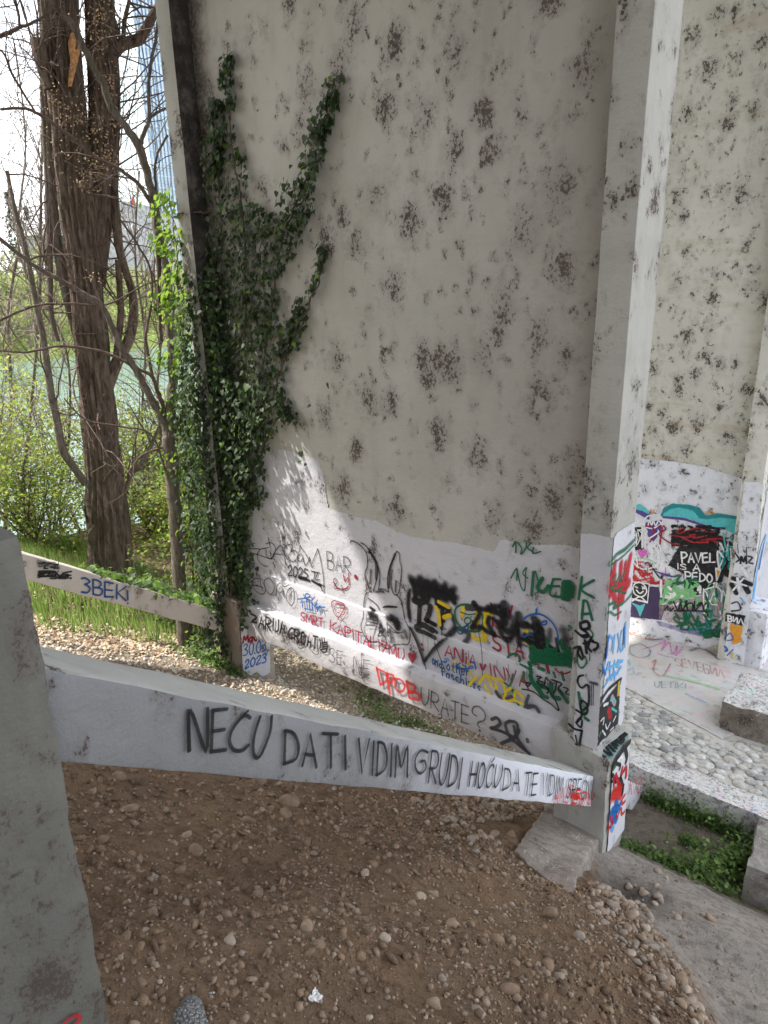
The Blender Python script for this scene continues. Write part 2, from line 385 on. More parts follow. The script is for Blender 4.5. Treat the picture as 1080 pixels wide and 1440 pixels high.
# density maps (in place coordinates, described through where the loose material lies)
def d_dirt(u, v, x, y):
    cl = .28+.5*np.clip(fbm(u, v, 21, 3, .7)+.1, 0, 1)
    rim = sm(u-(.45+(v-3.0)*.78), .75, .1)*sm(u-(.45+(v-3.)*.78), -.22, -.02)
    heap = np.exp(-(((u-2.35)/.6)**2+((v-4.5)/.9)**2))
    d = cl+.8*rim+.9*heap
    d = d*np.where(u-(.45+(v-3.0)*.78) < -.15, .16, 1)*np.where(v > 5.2, .0, 1)
    return np.clip(d, 0, 1)*(~on_footing(u, v))
def d_gravel(u, v, x, y):
    return sm(u-GB(v)+.25*fbm(u, v, 77, 3, .8), -.25, .15)*np.clip(.85+.4*fbm(u, v, 5, 3, .6), .25, 1)*np.where(v > 4.9, .8, 1)*np.where(u > 6.9, .35, 1)
pm = [M_stone[0], M_stone[1], M_stone[2], M_stone[3]]
def pal(n, p): return RN.choice(4, n, p=p)
P, R, Sc, s = stone_set(30000, -.3, 3.2, .6, 5.2, .003, .013, 1.7, d_dirt)
M_clod = [solid('clod_a', (.235, .162, .110), .25, 25, .97, .6, .01, .05), solid('clod_b', (.28, .21, .155), .25, 25, .97, .6, .01, .05), solid('clod_c', (.155, .108, .076), .25, 25, .97, .6, .01, .05)]
P2, R2, Sc2, s2 = stone_set(22000, -.3, 5.2, .6, 5.2, .006, .030, 3.6, lambda u, v, x, y: np.clip(.55+.8*fbm(u, v, 61, 3, .8), .08, 1)*(~on_footing(u, v))*(u-(.45+(v-3.)*.78) > -.2)*(1-.9*sm(u-GB(v), -.3, .1)))
Sc2 = Sc2*np.array([1.1, 1.1, .8])
o = scatter('dirt_clods', [rock_tmpl(1, s+140, .55) for s in range(6)], P2, R2, Sc2, M_clod, ground, RN.choice(3, len(P2), p=[.5, .25, .25]), smooth=False); tag(o, kind='stuff')
o = scatter('fine_pebbles', RT1[:3], P, R, Sc, pm, ground, pal(len(P), [.4, .35, .15, .10])); tag(o, kind='stuff')
Ph, Rh, Sh, sh = stone_set(5200, .0, 3.3, 1.6, 5.1, .012, .034, 1.5, lambda u, v, x, y: np.clip(np.exp(-(((u-2.35)/.5)**2+((v-4.4)/.75)**2))*1.3+np.exp(-((u-(.45+(v-3.)*.78)-.12)/.2)**2)*.75*sm(v, 1.8, 3.), 0, 1)*(~on_footing(u, v)))
o = scatter('heap_stones', RT1, Ph, Rh, Sh, pm, ground, pal(len(Ph), [.35, .15, .3, .2])); tag(o, kind='stuff')
P, R, Sc, s = stone_set(1700, -.3, 3.4, .6, 5.2, .008, .022, 2.2, d_dirt)
o = scatter('pebbles', RT1, P, R, Sc, pm, ground, pal(len(P), [.4, .3, .2, .10])); tag(o, kind='stuff')
P, R, Sc, s = stone_set(21000, 2.2, 8.4, 1.6, 6.6, .010, .030, 1.5, d_gravel)
M_grav = [solid('gravel_%s' % n, c, .2, 30, .9, .3, .004) for n, c in (('cream', (.50, .42, .33)), ('pale', (.58, .53, .45)), ('tan', (.36, .28, .21)), ('grey', (.33, .31, .28)))]
o = scatter('gravel', RT1, P, R, Sc, M_grav, ground, pal(len(P), [.36, .26, .24, .14])); tag(o, kind='stuff')
# single larger stones (the 300 that show largest) as parts of the ground
RM = []
for t, (V, Fc) in enumerate(RT2):
    for mi in range(4):
        me = mesh_np('stone', V, Fc, True); me.materials.append(M_stone[mi]); RM.append(me)
nst = 0
def put_stone(u, v, s, sc=(1, .8, .6), mi=None, rz=None, sink=.25, name='stone', z=None):
    global nst
    me = RM[random.randrange(8)*4+(mi if mi is not None else random.choices((0, 1, 2, 3), (5, 3, 2, 2))[0])]
    o = bpy.data.objects.new(name, me); COL.objects.link(o); o.parent = ground
    o.location = (-u, v, (float(H(u, v)) if z is None else z)+s*sc[2]*(1-2*sink)); o.scale = [s*q for q in sc]
    o.rotation_euler = (random.uniform(-.3, .3), random.uniform(-.3, .3), rz if rz is not None else random.uniform(0, 6.28)); nst += 1
def ground_at(px, py):
    r = ray(px, py); r = r/np.linalg.norm(r); t = .8
    while t < 14:
        p = r*t
        if p[2] < float(H0(p[0], p[1])): break
        t += .02
    return r*t
# traced big ones: px, py, half-width px, mat
for px, py, w, mi in [(402, 1146, 14, 0), (350, 1160, 11, 0), (366, 1100, 15, 1), (405, 1132, 20, 1), (168, 1097, 11, 0), (180, 1140, 16, 1), (252, 1224, 11, 0), (276, 1203, 14, 0), (432, 1320, 13, 0), (449, 1340, 11, 0), (215, 1280, 10, 0), (145, 1186, 10, 1), (262, 1180, 9, 0), (363, 1242, 9, 0), (636, 1302, 13, 0), (608, 1252, 10, 0), (592, 1260, 10, 3), (700, 1330, 12, 0), (515, 1227, 10, 3), (540, 1330, 10, 3), (784, 1130, 9, 2), (695, 1178, 9, 0), (720, 1180, 10, 0), (664, 1188, 10, 2), (745, 1190, 10, 2), (200, 1385, 9, 1), (880, 1070, 5, 2), (672, 1422, 10, 2), (785, 1380, 9, 2), (715, 1395, 16, 1), (610, 1410, 12, 0), (770, 1365, 11, 0), (865, 1278, 12, 2), (885, 1292, 10, 0), (850, 1300, 9, 2), (905, 1255, 10, 3), (915, 1330, 12, 2), (1012, 1335, 6, 2), (325, 1336, 9, 3), (205, 1313, 7, 3), (385, 1275, 7, 3), (772, 1290, 12, 0), (560, 1075, 0, 0)]:
    if w == 0: continue
    p = ground_at(px, py); put_stone(p[0], p[1], w*.8*np.linalg.norm(p)/F, (1, .75, .6), 1 if mi == 0 and random.random() < .5 else mi, None, .42)
def d_big(u, v, x, y):
    return d_dirt(u, v, x, y)
P, R, Sc, s = stone_set(700, -.1, 3.2, .8, 5.1, .015, .036, 2.2, d_big)
order = np.argsort(-s)
for i in order:
    if nst >= 120: break
    put_stone(-P[i][0], P[i][1], s[i]*.75, mi=random.choice((0, 1, 1, 2)), sink=.4)
for _ in range(46):
    u, v = random.gauss(1.2, .2), random.gauss(4.2, .35)
    if u < 1.4 or v < 3.75: put_stone(u, v, random.uniform(.018, .045), mi=random.choice((0, 2, 2, 3)))
# cobbly heap at the back right of the dirt (px 560-760, 1130-1190)
for _ in range(2400):
    if nst >= 300: break
    if random.random() < .5: u, v = random.uniform(1.9, 2.9), random.uniform(3.7, 4.8)
    else:
        v = random.uniform(2.0, 4.3); u = .45+(v-3.0)*.78+abs(random.gauss(0, .22))-.05
    if on_footing(np.array([u]), np.array([v]))[0]: continue
    put_stone(u, v, random.uniform(.022, .04), mi=random.choice((0, 2, 3)))
# ------------------------------------------------------------------ piers
Z6 = 5.6
pier = empty('bridge_pier', (4.1, 5.0, -4.9), 'tall grey concrete pier with mildew specks, ivy and graffiti on its white painted foot', 'bridge pier')
UB, YF = 1.66, 4.77
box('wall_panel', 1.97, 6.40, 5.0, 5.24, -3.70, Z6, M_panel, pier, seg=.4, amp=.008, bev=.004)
box('wall_plinth', 2.0, 6.36, 4.975, 5.1, -3.72, -3.27, M_white, pier, seg=.3, amp=.006, bev=.012)
box('foot_beam', 2.08, 6.22, 4.85, 5.22, -4.08, -3.69, M_white, pier, seg=.25, amp=.010, bev=.014)
box('pilaster', 1.80, 2.035, 4.78, 5.26, -3.80, Z6, M_flange, pier, seg=.3, amp=.004, bev=.012)
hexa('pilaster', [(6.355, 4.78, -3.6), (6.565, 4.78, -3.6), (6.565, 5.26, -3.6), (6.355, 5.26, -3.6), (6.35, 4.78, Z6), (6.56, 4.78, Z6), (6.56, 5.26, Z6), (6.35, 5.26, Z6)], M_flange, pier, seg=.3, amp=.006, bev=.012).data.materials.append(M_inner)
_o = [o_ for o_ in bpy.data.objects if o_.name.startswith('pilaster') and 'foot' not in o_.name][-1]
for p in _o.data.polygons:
    if p.normal.x > .7: p.material_index = 1  # inward side takes the shaded copy of the plaster
# pilaster feet
hexa('pilaster_foot', [(1.66, 4.80, -4.95), (2.10, 4.78, -4.75), (2.10, 5.27, -4.95), (1.66, 5.27, -5.1), (1.66, 4.765, -3.75), (2.14, 4.765, -3.62), (2.14, 5.27, -3.62), (1.66, 5.27, -3.75)], M_footp, pier, seg=.1, amp=.012, bev=.018)
hexa('pilaster_foot', [(6.18, 4.74, -5.1), (6.72, 4.74, -5.1), (6.72, 5.25, -5.1), (6.18, 5.25, -5.1), (6.20, 4.74, -3.62), (6.70, 4.74, -3.62), (6.70, 5.27, -3.62), (6.20, 5.27, -3.62)], M_brown, pier, seg=.16, amp=.010, bev=.02)
# footing block in front
def fp(px, py, a=-3.93, s=-.52): # on plane z=a+s*(v-3.9)... 
    r = ray(px, py); t = (a-s*4.3)/(r[2]-s*r[1]); return r*t
T = [fp(733, 1178), fp(772, 1128), fp(848, 1150), fp(800, 1252)]
A_, B_, C_, D_ = fp(722, 1195, -4.28), fp(775, 1120, -4.28), fp(849, 1163, -4.28), fp(800, 1256, -4.28)
dz = np.array([0, 0, -.7])
foot = hexa('footing', [D_+dz, A_+dz, B_+dz, C_+dz+np.array([-.03, 0, 0]), D_, A_, B_, C_], M_foot, pier, seg=.04, amp=.028, bev=.02)
# near stub
stub = empty('pier_stub', (2.0, .5, -2.5), 'near grey concrete pier foot with chipped edge at the left of the slope', 'bridge pier')
p0 = onu(33, 752, 1.80)
def ev(py, x): return onu(x, py, 1.80)
e1 = onu(56, 785, 1.80); e2 = onu(160, 1440, 1.80)
hexa('stub_shaft', [(1.70, .05, -3.0), (2.5, .05, -3.0), (2.5, .70, -3.0), (1.70, .665, -3.0), (1.70, .05, -.62), (2.5, .05, -.64), (2.5, .70, -.565), (1.70, .694, -.565)], M_block, stub, seg=.055, amp=.012, bev=.03)
# far pier
far = empty('bridge_pier', (4.0, 9.9, -5.2), 'farther pale pier behind the cobbles, its foot covered by colourful graffiti', 'bridge pier')
box('wall_panel', 1.9, 6.40, 9.78, 10.05, -5.25, Z6, M_far, far, seg=.6, amp=.008, bev=.004)
box('pilaster', 1.735, 1.985, 9.58, 10.1, -5.25, Z6, M_far, far, seg=.4, amp=.006, bev=.012)
box('pilaster_foot', 1.45, 1.73, 9.62, 10.15, -5.3, -4.35, M_farwhite, far, seg=.3, amp=.01, bev=.02)
# third row beyond, seen as a sliver at the right edge
t3 = empty('bridge_pier', (1.2, 13, -5.2), 'pale pier sliver farthest back at the right edge of the picture', 'bridge pier')
box('wall_panel', .2, 1.35, 12.8, 13.2, -5.5, Z6, M_far, t3, seg=.8, amp=.01, bev=.01)
# ------------------------------------------------------------------ bridge deck overhead
deck = hexa('bridge_deck', [(-6.0, -14, Z6), (9.05, -14, Z6), (10.8, 30, Z6), (4.5, 30, Z6), (-6.0, -14, Z6+.9), (9.05, -14, Z6+.9), (10.8, 30, Z6+.9), (4.5, 30, Z6+.9)], M_flange, None, seg=6, amp=0, bev=0)  # unseen overhead; skewed outline shaped for where sun and sky light reach
tag(deck, 'concrete bridge deck overhead resting on the piers', 'bridge deck')
# ------------------------------------------------------------------ beams
RB = ray(1273, 1174); RB = RB/RB[1]    # direction per unit v
def beam(name, U, w, topz_at, slope, h, v0, v1, mat, label, endcut=0):
    root = empty(name, (U, (v0+v1)/2, topz_at+slope*((v0+v1)/2-4.77)-h), label, 'beam')
    z = lambda v: topz_at+slope*(v-4.77)
    c8 = [(U, v0, z(v0)-h), (U+w, v0, z(v0)-h), (U+w, v1, z(v1)-h), (U, v1-endcut, z(v1-endcut)-h), (U, v0, z(v0)), (U+w, v0, z(v0)), (U+w, v1, z(v1)), (U, v1, z(v1))]
    o = hexa('beam_body', c8, mat, root, seg=.12, amp=.007, bev=.012)
    return root, o
tb = onu(837, 1092, 1.77); te = onu(76, 941, 1.77); SLB = (tb[2]-te[2])/(tb[1]-te[1]); hb = .305
beam1, bb = beam('bracing_beam', 1.77, .30, tb[2]+SLB*(4.77-tb[1]), SLB, hb, .70, 4.76, M_beam, 'long sloping concrete beam with large black handwriting along its near face')
bb.data.materials.append(M_beamtop)
for p in bb.data.polygons:
    if p.normal.z > .6: p.material_index = 1
beam1b, b1b = beam('bracing_beam', 1.77, .30, tb[2]+SLB*(4.77-tb[1]), SLB, hb, 5.275, 6.2, M_white, 'short white beam end with red letters beyond the graffitied pilaster foot', endcut=.28)
b2t = onu(46, 782, 6.47); b2e = onu(315, 862, 6.47); SL2 = (b2e[2]-b2t[2])/(b2e[1]-b2t[1])
beam2, _ = beam('bracing_beam', 6.47, .26, b2t[2]+SL2*(4.77-b2t[1]), SL2, .275, .7, 4.74, M_beamfar, 'cream stained beam with blue Cyrillic letters in front of the tree trunks')
# ------------------------------------------------------------------ pavement
pav = empty('pavement', (1, 8, -5.0)); pav['kind'] = 'structure'
def slab(name, poly, mat, top, th=.3, parent=pav, seg=.3, amp=.008):
    bm = bmesh.new(); vt = [bm.verts.new(W((u, v, top(v)))) for u, v in poly]; f = bm.faces.new(vt)
    e = bmesh.ops.extrude_face_region(bm, geom=[f]); 
    for q in e['geom']:
        if isinstance(q, bmesh.types.BMVert): q.co.z -= th
    bmesh.ops.recalc_face_normals(bm, faces=bm.faces)
    for it in range(6):
        es = [x for x in bm.edges if x.calc_length() > seg]
        if not es: break
        bmesh.ops.subdivide_edges(bm, edges=es, cuts=1, use_grid_fill=True)
    bmesh.ops.triangulate(bm, faces=bm.faces)
    from mathutils import noise
    for v in bm.verts: v.co += Vector((noise.noise(v.co*6), noise.noise(v.co*6+Vector((5, 5, 5))), noise.noise(v.co*4)))*amp
    me = bpy.data.meshes.new(name); bm.to_mesh(me); bm.free(); return link(name, me, parent, [mat])
slab('kerb', [(-6, 6.12), (-6, 6.44), (5.5, 6.44), (5.5, 6.12)], M_kerb, KERBZ, .5, amp=.018, seg=.15)
slab('cobble_bed', [(-6, 6.445), (-6, 9), (.9, 8.6), (1.35, 7.32), (2.62, 7.78), (5.5, 8.2), (5.5, 6.445)], M_mortar, lambda v: KERBZ(v)-.012, .4)
slab('painted_apron', [(-1, 12), (.9, 8.605), (1.35, 7.325), (2.62, 7.785), (5.5, 8.205), (5.5, 12.0)], M_paved, lambda v: KERBZ(v), .4)
# cobbles
CT = []
for s_ in range(5):
    V, Fc = rock_tmpl(2, 90+s_, .18)
    for mi in range(4):
        me = mesh_np('cobble', V, Fc, True); me.materials.append(M_cob[mi]); CT.append(me)
pts = []
tries = 0
while len(pts) < 700 and tries < 60000:
    tries += 1
    u, v = random.uniform(-2.2, 3.6), random.uniform(6.5, 8.3)
    lim = 7.22+(u-1.37)*.40 if u > 1.2 else 8.6
    if v > lim: continue
    if u < 1.6 and v > 7.45 and u > .2: continue
    r = random.uniform(.038, .072)
    if all((u-a)**2/1.6+(v-b_)**2 > ((r+c_)*.80)**2 for a, b_, c_ in pts): pts.append((u, v, r))
pp = np.array(pts); x, y, d = proj(np.stack([pp[:, 0], pp[:, 1], KERBZ(pp[:, 1])], -1)); vis = (x > 865) & (x < 1090) & (y > 930) & (y < 1160)
order = np.argsort(~vis, kind='stable'); rest = []
for k, i in enumerate(order):
    u, v, r = pts[i]
    sc = (r*random.uniform(1.1, 1.4), r*random.uniform(.85, 1.05), r*.42); zz = KERBZ(v)-.004
    if k < 300:
        o = bpy.data.objects.new('cobble', random.choice([c for j, c in enumerate(CT) if j % 4 != 2] + CT[:1]+(CT[2::4] if random.random() < .5 else []))); COL.objects.link(o)
        o.parent = pav; o.location = Vector(W((u, v, zz)))-Vector(pav.location); o.scale = sc; o.rotation_euler = (0, 0, random.uniform(-.5, .5))
    else: rest.append((u, v, zz, sc))
if rest:
    n = len(rest); P = np.array([W(q[:3]) for q in rest]); Sc = np.array([q[3] for q in rest])
    o = scatter('cobbles', [rock_tmpl(1, 90, .18)], P, rots(n, 0.02), Sc, [M_cob[0]], pav); tag(o, kind='stuff')
# step slab on the right and raised block at far right
step = slab('step_slab', [(-3, 5.40), (-3, 6.1), (.72, 6.02), (.69, 5.7), (.67, 5.40)], M_conc, lambda v: -4.66, .5, amp=.035, seg=.08)
blk = box('plinth_block', .6, 1.44, 7.55, 8.35, -5.3, -4.56, M_foot, None, seg=.08, amp=.035, bev=.03)
blk.name = 'concrete_plinth'; tag(blk, 'low rough concrete plinth with speckled painted top beside the cobbles', 'plinth')
blk.data.materials.append(M_kerb)
for p in blk.data.polygons:
    if p.normal.z > .6: p.material_index = 1
# ------------------------------------------------------------------ graffiti and paint films
def film(name, col, soft, op, fade=.0):
    b = NB(name)
    uv = b.n('ShaderNodeUVMap').outputs[0]; sx = b.xyz(uv)
    r = b.mth('ADD', sx[0], b.mth('MULTIPLY', b.mth('SUBTRACT', b.noise(45 if soft < .5 else 22, 4, .7), .5), .35 if soft < .5 else .5))
    a = b.mth('MULTIPLY', b.step(r, 1.0 if soft < .5 else .95, 1.0-soft), op)
    if fade: a = b.mth('MULTIPLY', a, b.step(b.noise(14, 5, .7), .35, .6, 1-fade, 1.))
    c = b.mix(b.noise(30, 3), tuple(x*.8 for x in col), tuple(min(1, x*1.2) for x in col))
    return b.out(c, .5 if soft < .5 else .75, None, .3, alpha=a)
CO = dict(k=(.012, .012, .014), g=(.01, .13, .06), r=(.30, .008, .03), R=(.55, .025, .02), b=(.01, .12, .42), B=(.01, .07, .22), y=(.72, .52, .02), w=(.85, .86, .9),
          t=(.02, .25, .28), c=(.10, .52, .55), p=(.10, .06, .28), P=(.62, .14, .50), o=(.75, .33, .03), G=(.22, .55, .22), a=(.06, .06, .065), s=(.45, .35, .35), L=(.12, .38, .70), d=(.05, .03, .10), m=(.42, .02, .03))
FM = {}
def fm(c, kind):
    k = c+kind
    if k not in FM:
        soft, op, fade = {'m': (.3, .96, .15), 's': (.75, .9, 0), 'f': (.5, .55, .55), 'b': (.95, .8, 0), 't': (.35, .8, .3)}[kind]
        FM[k] = film('paint_%s_%d' % ({'k': 'black', 'g': 'green', 'r': 'crimson', 'R': 'red', 'b': 'blue', 'B': 'dark_blue', 'y': 'yellow', 'w': 'white', 't': 'teal', 'c': 'cyan', 'p': 'purple', 'P': 'pink', 'o': 'orange', 'G': 'light_green', 'a': 'grey', 's': 'dusty', 'L': 'sky_blue', 'd': 'violet', 'm': 'dark_red'}[c], len(FM)), CO[c], soft, op, fade)
    return FM[k]
class Surf:
    def __init__(s, pts, n, parent, base=.004):
        s.o = np.array(pts, float); s.n = np.array(n, float)/np.linalg.norm(n); s.parent = parent; s.lift = base; s.wk = 1.
    def hit(s, x, y):
        r = ray(x, y); return r*(s.o@s.n)/(r@s.n)
PANEL = Surf((0, 5.0, 0), (0, -1, 0), pier, .010)
PLINTH = Surf((0, 4.972, 0), (0, -1, 0), pier, .012)
FOOTB = Surf((0, 4.846, 0), (0, -1, 0), pier, .012)
PILF = Surf((0, 4.777, 0), (0, -1, 0), pier, .006)
PILS = Surf((1.797, 0, 0), (-1, 0, 0), pier, .006)
PFTS = Surf((1.657, 0, 0), (-1, 0, 0), pier, .010)
PFTT = Surf((0, 0, -3.745), (0, 0, 1), pier, .014)
LEFTS = Surf((6.178, 0, 0), (-1, 0, 0), pier, .016)
BEAM = Surf((1.767, 0, 0), (-1, 0, 0), beam1, .010)
BEAMC = Surf((1.767, 0, 0), (-1, 0, 0), beam1b, .010)
BEAM2 = Surf((6.467, 0, 0), (-1, 0, 0), beam2, .010)
FARP = Surf((0, 9.777, 0), (0, -1, 0), far, .012)
FARF = Surf((0, 9.577, 0), (0, -1, 0), far, .010)
FARS = Surf((1.732, 0, 0), (-1, 0, 0), far, .010)
APR = Surf((0, 7.5, KERBZ(7.5)), (0, .129, 1), pav, .010)
STUBS = Surf((1.697, 0, 0), (-1, 0, 0), stub, .014)
PILS.wk = 1.9; PFTS.wk = 1.5; FARS.wk = 1.6; PFTT.wk = 1.3
class Tag:
    def __init__(s, surf, name='graffiti', label=None, auto=False):
        s.sf = surf; s.V = []; s.F = []; s.UV = []; s.MI = []; s.mats = []; s.name = name; s.label = label
    def mi(s, m):
        if m not in s.mats: s.mats.append(m)
        return s.mats.index(m)
    def stroke(s, pts, w, c='k', kind='m', smooth=True, closed=False):
        sf = s.sf; pts = list(pts)
        if len(pts) == 1: pts = [pts[0], (pts[0][0]+.8, pts[0][1]+.4)]
        P = np.array([sf.hit(*p[:2]) for p in pts]); 
        wd = np.array([(p[2] if len(p) > 2 else w)*sf.wk*np.linalg.norm(q)/F*.5*1.38 for p, q in zip(pts, P)])
        if smooth and len(P) > 2:
            Q, Wd = [], []
            for i in range(len(P)-1):
                a = P[max(i-1, 0)]; b_ = P[i]; c_ = P[i+1]; d_ = P[min(i+2, len(P)-1)]
                for t in np.linspace(0, 1, 5)[:-1]:
                    Q.append(.5*(2*b_+(c_-a)*t+(2*a-5*b_+4*c_-d_)*t*t+(3*b_-a-3*c_+d_)*t**3)); Wd.append(wd[i]*(1-t)+wd[i+1]*t)
            Q.append(P[-1]); Wd.append(wd[-1]); P = np.array(Q); wd = np.array(Wd)
        T_ = np.gradient(P, axis=0); ln = np.linalg.norm(T_, axis=1); ln[ln == 0] = 1; T_ /= ln[:, None]
        N_ = np.cross(T_, sf.n); N_ /= np.maximum(np.linalg.norm(N_, axis=1), 1e-6)[:, None]
        n0 = len(s.V); k = len(P); up_ = 0
        def add(p, uvx):
            s.V.append(W(p+sf.n*(sf.lift+up_))); s.UV.append(uvx)
        m = s.mi(fm(c, kind))
        # caps
        up_ = 0
        for i in range(k):
            up_ = i*6e-6
            add(P[i]+N_[i]*wd[i], 1.); add(P[i], 0.); add(P[i]-N_[i]*wd[i], 1.)
            if i:
                a = n0+3*(i-1); s.F += [(a, a+1, a+4, a+3), (a+1, a+2, a+5, a+4)]; s.MI += [m, m]
        for e, sg in ((0, -1), (k-1, 1)):
            up_ = e*6e-6; c0 = len(s.V); add(P[e], 0.)
            for j in range(7):
                th = math.pi*j/6; add(P[e]+N_[e]*wd[e]*math.cos(th)+T_[e]*sg*wd[e]*math.sin(th), 1.)
            for j in range(0, 6): s.F.append((c0, c0+1+j, c0+2+j)); s.MI.append(m)
        sf.lift += 4e-5
    def fill(s, pts, c='k', kind='m', jag=0.):
        sf = s.sf
        q = []
        for i, p in enumerate(pts):
            a = pts[i]; b_ = pts[(i+1) % len(pts)]; L = math.hypot(b_[0]-a[0], b_[1]-a[1]); n = max(1, int(L/2.5)) if jag else 1
            for j in range(n): q.append((a[0]+(b_[0]-a[0])*j/n+random.uniform(-jag, jag), a[1]+(b_[1]-a[1])*j/n+random.uniform(-jag, jag)))
        n0 = len(s.V)
        for p in q: s.V.append(W(sf.hit(*p)+sf.n*sf.lift)); s.UV.append(0.)
        s.F.append(tuple(range(n0, n0+len(q)))); s.MI.append(s.mi(fm(c, kind) if isinstance(c, str) else c)); sf.lift += 4e-5
    def text(s, t, p0, p1, h0, h1, w, c='k', kind='m', sl=0., jit=.6):
        tot = sum(LW.get(ch, .62)+.2 for ch in t); x = 0.
        for ch in t:
            lw = LW.get(ch, .62)
            for st in FONT.get(ch, []):
                pts = []
                for (a, b_) in st:
                    f = (x+a*lw)/tot; bx, by = p0[0]+(p1[0]-p0[0])*f, p0[1]+(p1[1]-p0[1])*f; hh = h0+(h1-h0)*f
                    pts.append((bx+sl*hh*b_+random.gauss(0, jit*.5), by-hh*b_+random.gauss(0, jit*.5)))
                s.stroke(pts, w, c, kind, smooth=len(st) > 3)
            x += lw+.2
    def done(s, parent=None):
        me = bpy.data.meshes.new(s.name); me.from_pydata(s.V, [], s.F); 
        uvl = me.uv_layers.new(name='UVMap'); vi = np.zeros(len(me.loops), np.int32); me.loops.foreach_get('vertex_index', vi)
        u = np.array(s.UV)[vi]; uvl.data.foreach_set('uv', np.stack([u, u*0], 1).astype(np.float32).ravel())
        me.polygons.foreach_set('material_index', np.array(s.MI, np.int32))
        o = link(s.name, me, s.sf.parent, s.mats)
        if s.label: o['label'] = s.label
        return o
LW = {'I': .18, '!': .16, '1': .25, 'i': .15, 'J': .4, '.': .1, ' ': .35, 'M': .8, 'W': .9, 'N': .7, 'l': .15, 'V': .7, 'w': .8, 'm': .85, '"': .3}
def A_(*s): return [[(float(a.split(',')[0])/10, float(a.split(',')[1])/10) for a in q.split()] for q in s]
FONT = {
 'A': A_('0,0 5,10 10,0', '2,3.5 8,3.5'), 'B': A_('0,0 0,10', '0,10 6,10 9,8 6,5.5 0,5', '2,5 8,4.5 10,2.5 7,0 0,0'), 'C': A_('10,9 7,10 2,8 0,4.5 2,1 6,0 10,2'),
 'Ć': A_('10,9 7,10 2,8 0,4.5 2,1 6,0 10,2', '5,11 8,13'), 'D': A_('0,0 0,10', '0,10 6,9.5 10,6 8.5,2 0,0'), 'E': A_('0,0 0,10', '0,10 9,10.5', '0,5 8,5.6', '0,0 9,.6'),
 'F': A_('0,0 0,10', '0,10 9,10', '0,5 8,5'), 'G': A_('9,8 6,10 1,8 0,4 3,0 8,1 10,4.5 6,4.5 6,3'), 'H': A_('0,0 0,10', '10,0 10,10', '0,5 10,5'), 'I': A_('5,0 5,10'),
 'J': A_('9,10 9,2 5,0 0,1'), 'K': A_('0,0 0,10', '10,10 1,4.5 10,0'), 'L': A_('0,10 0,0 9,.5'), 'M': A_('0,0 1,10 5,3 9,10 10,0'), 'N': A_('0,0 0,10 10,0 10,10.5'), 'O': A_('5,10 1,8 0,4 3,0 7,0 10,4 9,8 5,10 3,9.5'),
 'P': A_('0,0 0,10', '0,10 7,10 10,7.5 7,5 0,4.5'), 'R': A_('0,0 0,10', '0,10 7,10 10,7.5 7,5 0,4.5', '2,4.5 10,0'), 'S': A_('9,9 5,10 1,8.5 2,6 8,4 9,1.5 5,0 0,1'), 'T': A_('5,0 5,10', '0,10 10,10.5'),
 'U': A_('0,10 0,3 4,0 8,2 10,6 10,10.5'), 'V': A_('0,10 4.5,0 10,10.5'), 'X': A_('0,0 10,10', '0,10 10,0'), 'Z': A_('0,10 9,10 0,0 10,0'), '0': A_('5,10 1,8 0,4 3,0 7,0 10,4 9,8 5,10 3,9.5'),
 '2': A_('0,7.5 3,10 8,9 8,6 0,0 10,.5'), '3': A_('0,9 5,10 9,8 4,5.5', '4,5.5 9,3.5 7,.5 0,0'), '5': A_('9,10 2,10 1,6 7,6 9,3 5,0 0,1'), '4': A_('7,0 7,10', '3,10 0,5 9,5'), '!': A_('5,10 5,3', '5,.5 5,.3'), '.': A_('5,.3 5,0'), '?': A_('0,8 4,10 9,8 8,5.5 5,4 5,2', '5,.3 5,0'),
 'a': A_('8,5.5 3,6 0,3 3,0 8,1.5', '8,6 8,0'), 'n': A_('0,6 0,0', '0,4 4,6 8,4.5 8,0'), 'd': A_('8,4 3,5 0,2.5 3,0 8,1.5', '8,10 8,0'), 'o': A_('5,6 1,5 0,2.5 3,0 7,1 8,4 5,6 3,6'), 't': A_('4,9 4,1 7,0', '0,6 8,6'), 'h': A_('0,10 0,0', '0,4 4,6 8,4 8,0'),
 'e': A_('0,3 8,3.5 6,6 2,6 0,3 3,0 8,1'), 'r': A_('0,6 0,0', '0,4 4,6 7,5.5'), 'f': A_('7,9.5 4,10 3,7 3,0', '0,5.5 7,5.5'), 's': A_('7,5.5 3,6 1,4.5 6,2.5 5,.3 0,.5'), 'c': A_('7,5.5 2,6 0,3 3,0 7,.8'), 'i': A_('5,6 5,0', '5,8.6 5,8.4'), 'm': A_('0,6 0,0', '0,4 3,6 5,4 5,0', '5,4 8,6 10,4 10,0'),
 'w': A_('0,6 2,0 5,5 8,0 10,6'), 'k': A_('0,10 0,0', '8,6 0,3 8,0'), 'u': A_('0,6 1,0 6,0 8,6', '8,6 8,0'), 'q': A_('8,6 8,-3', '8,5 3,6 0,3 3,0 8,1.5'), 'И': A_('0,10 0,0 10,10 10,0'), 'Л': A_('0,0 5,10 10,0'), 'Б': A_('9,10 0,10 0,0 7,0 9,3 7,5 0,5'), 'z': A_('1,10 5,9 9,7 1,3 9,0'), 'Я': A_('10,0 10,10 3,10 0,7 3,5 10,5', '6,5 0,0')}
FONT['İ'] = FONT['i']
def Zf(ox, oy, sc):
    def f(s): return [(ox+float(q.split(',')[0])/sc, oy+float(q.split(',')[1])/sc) for q in s.split()]
    return f
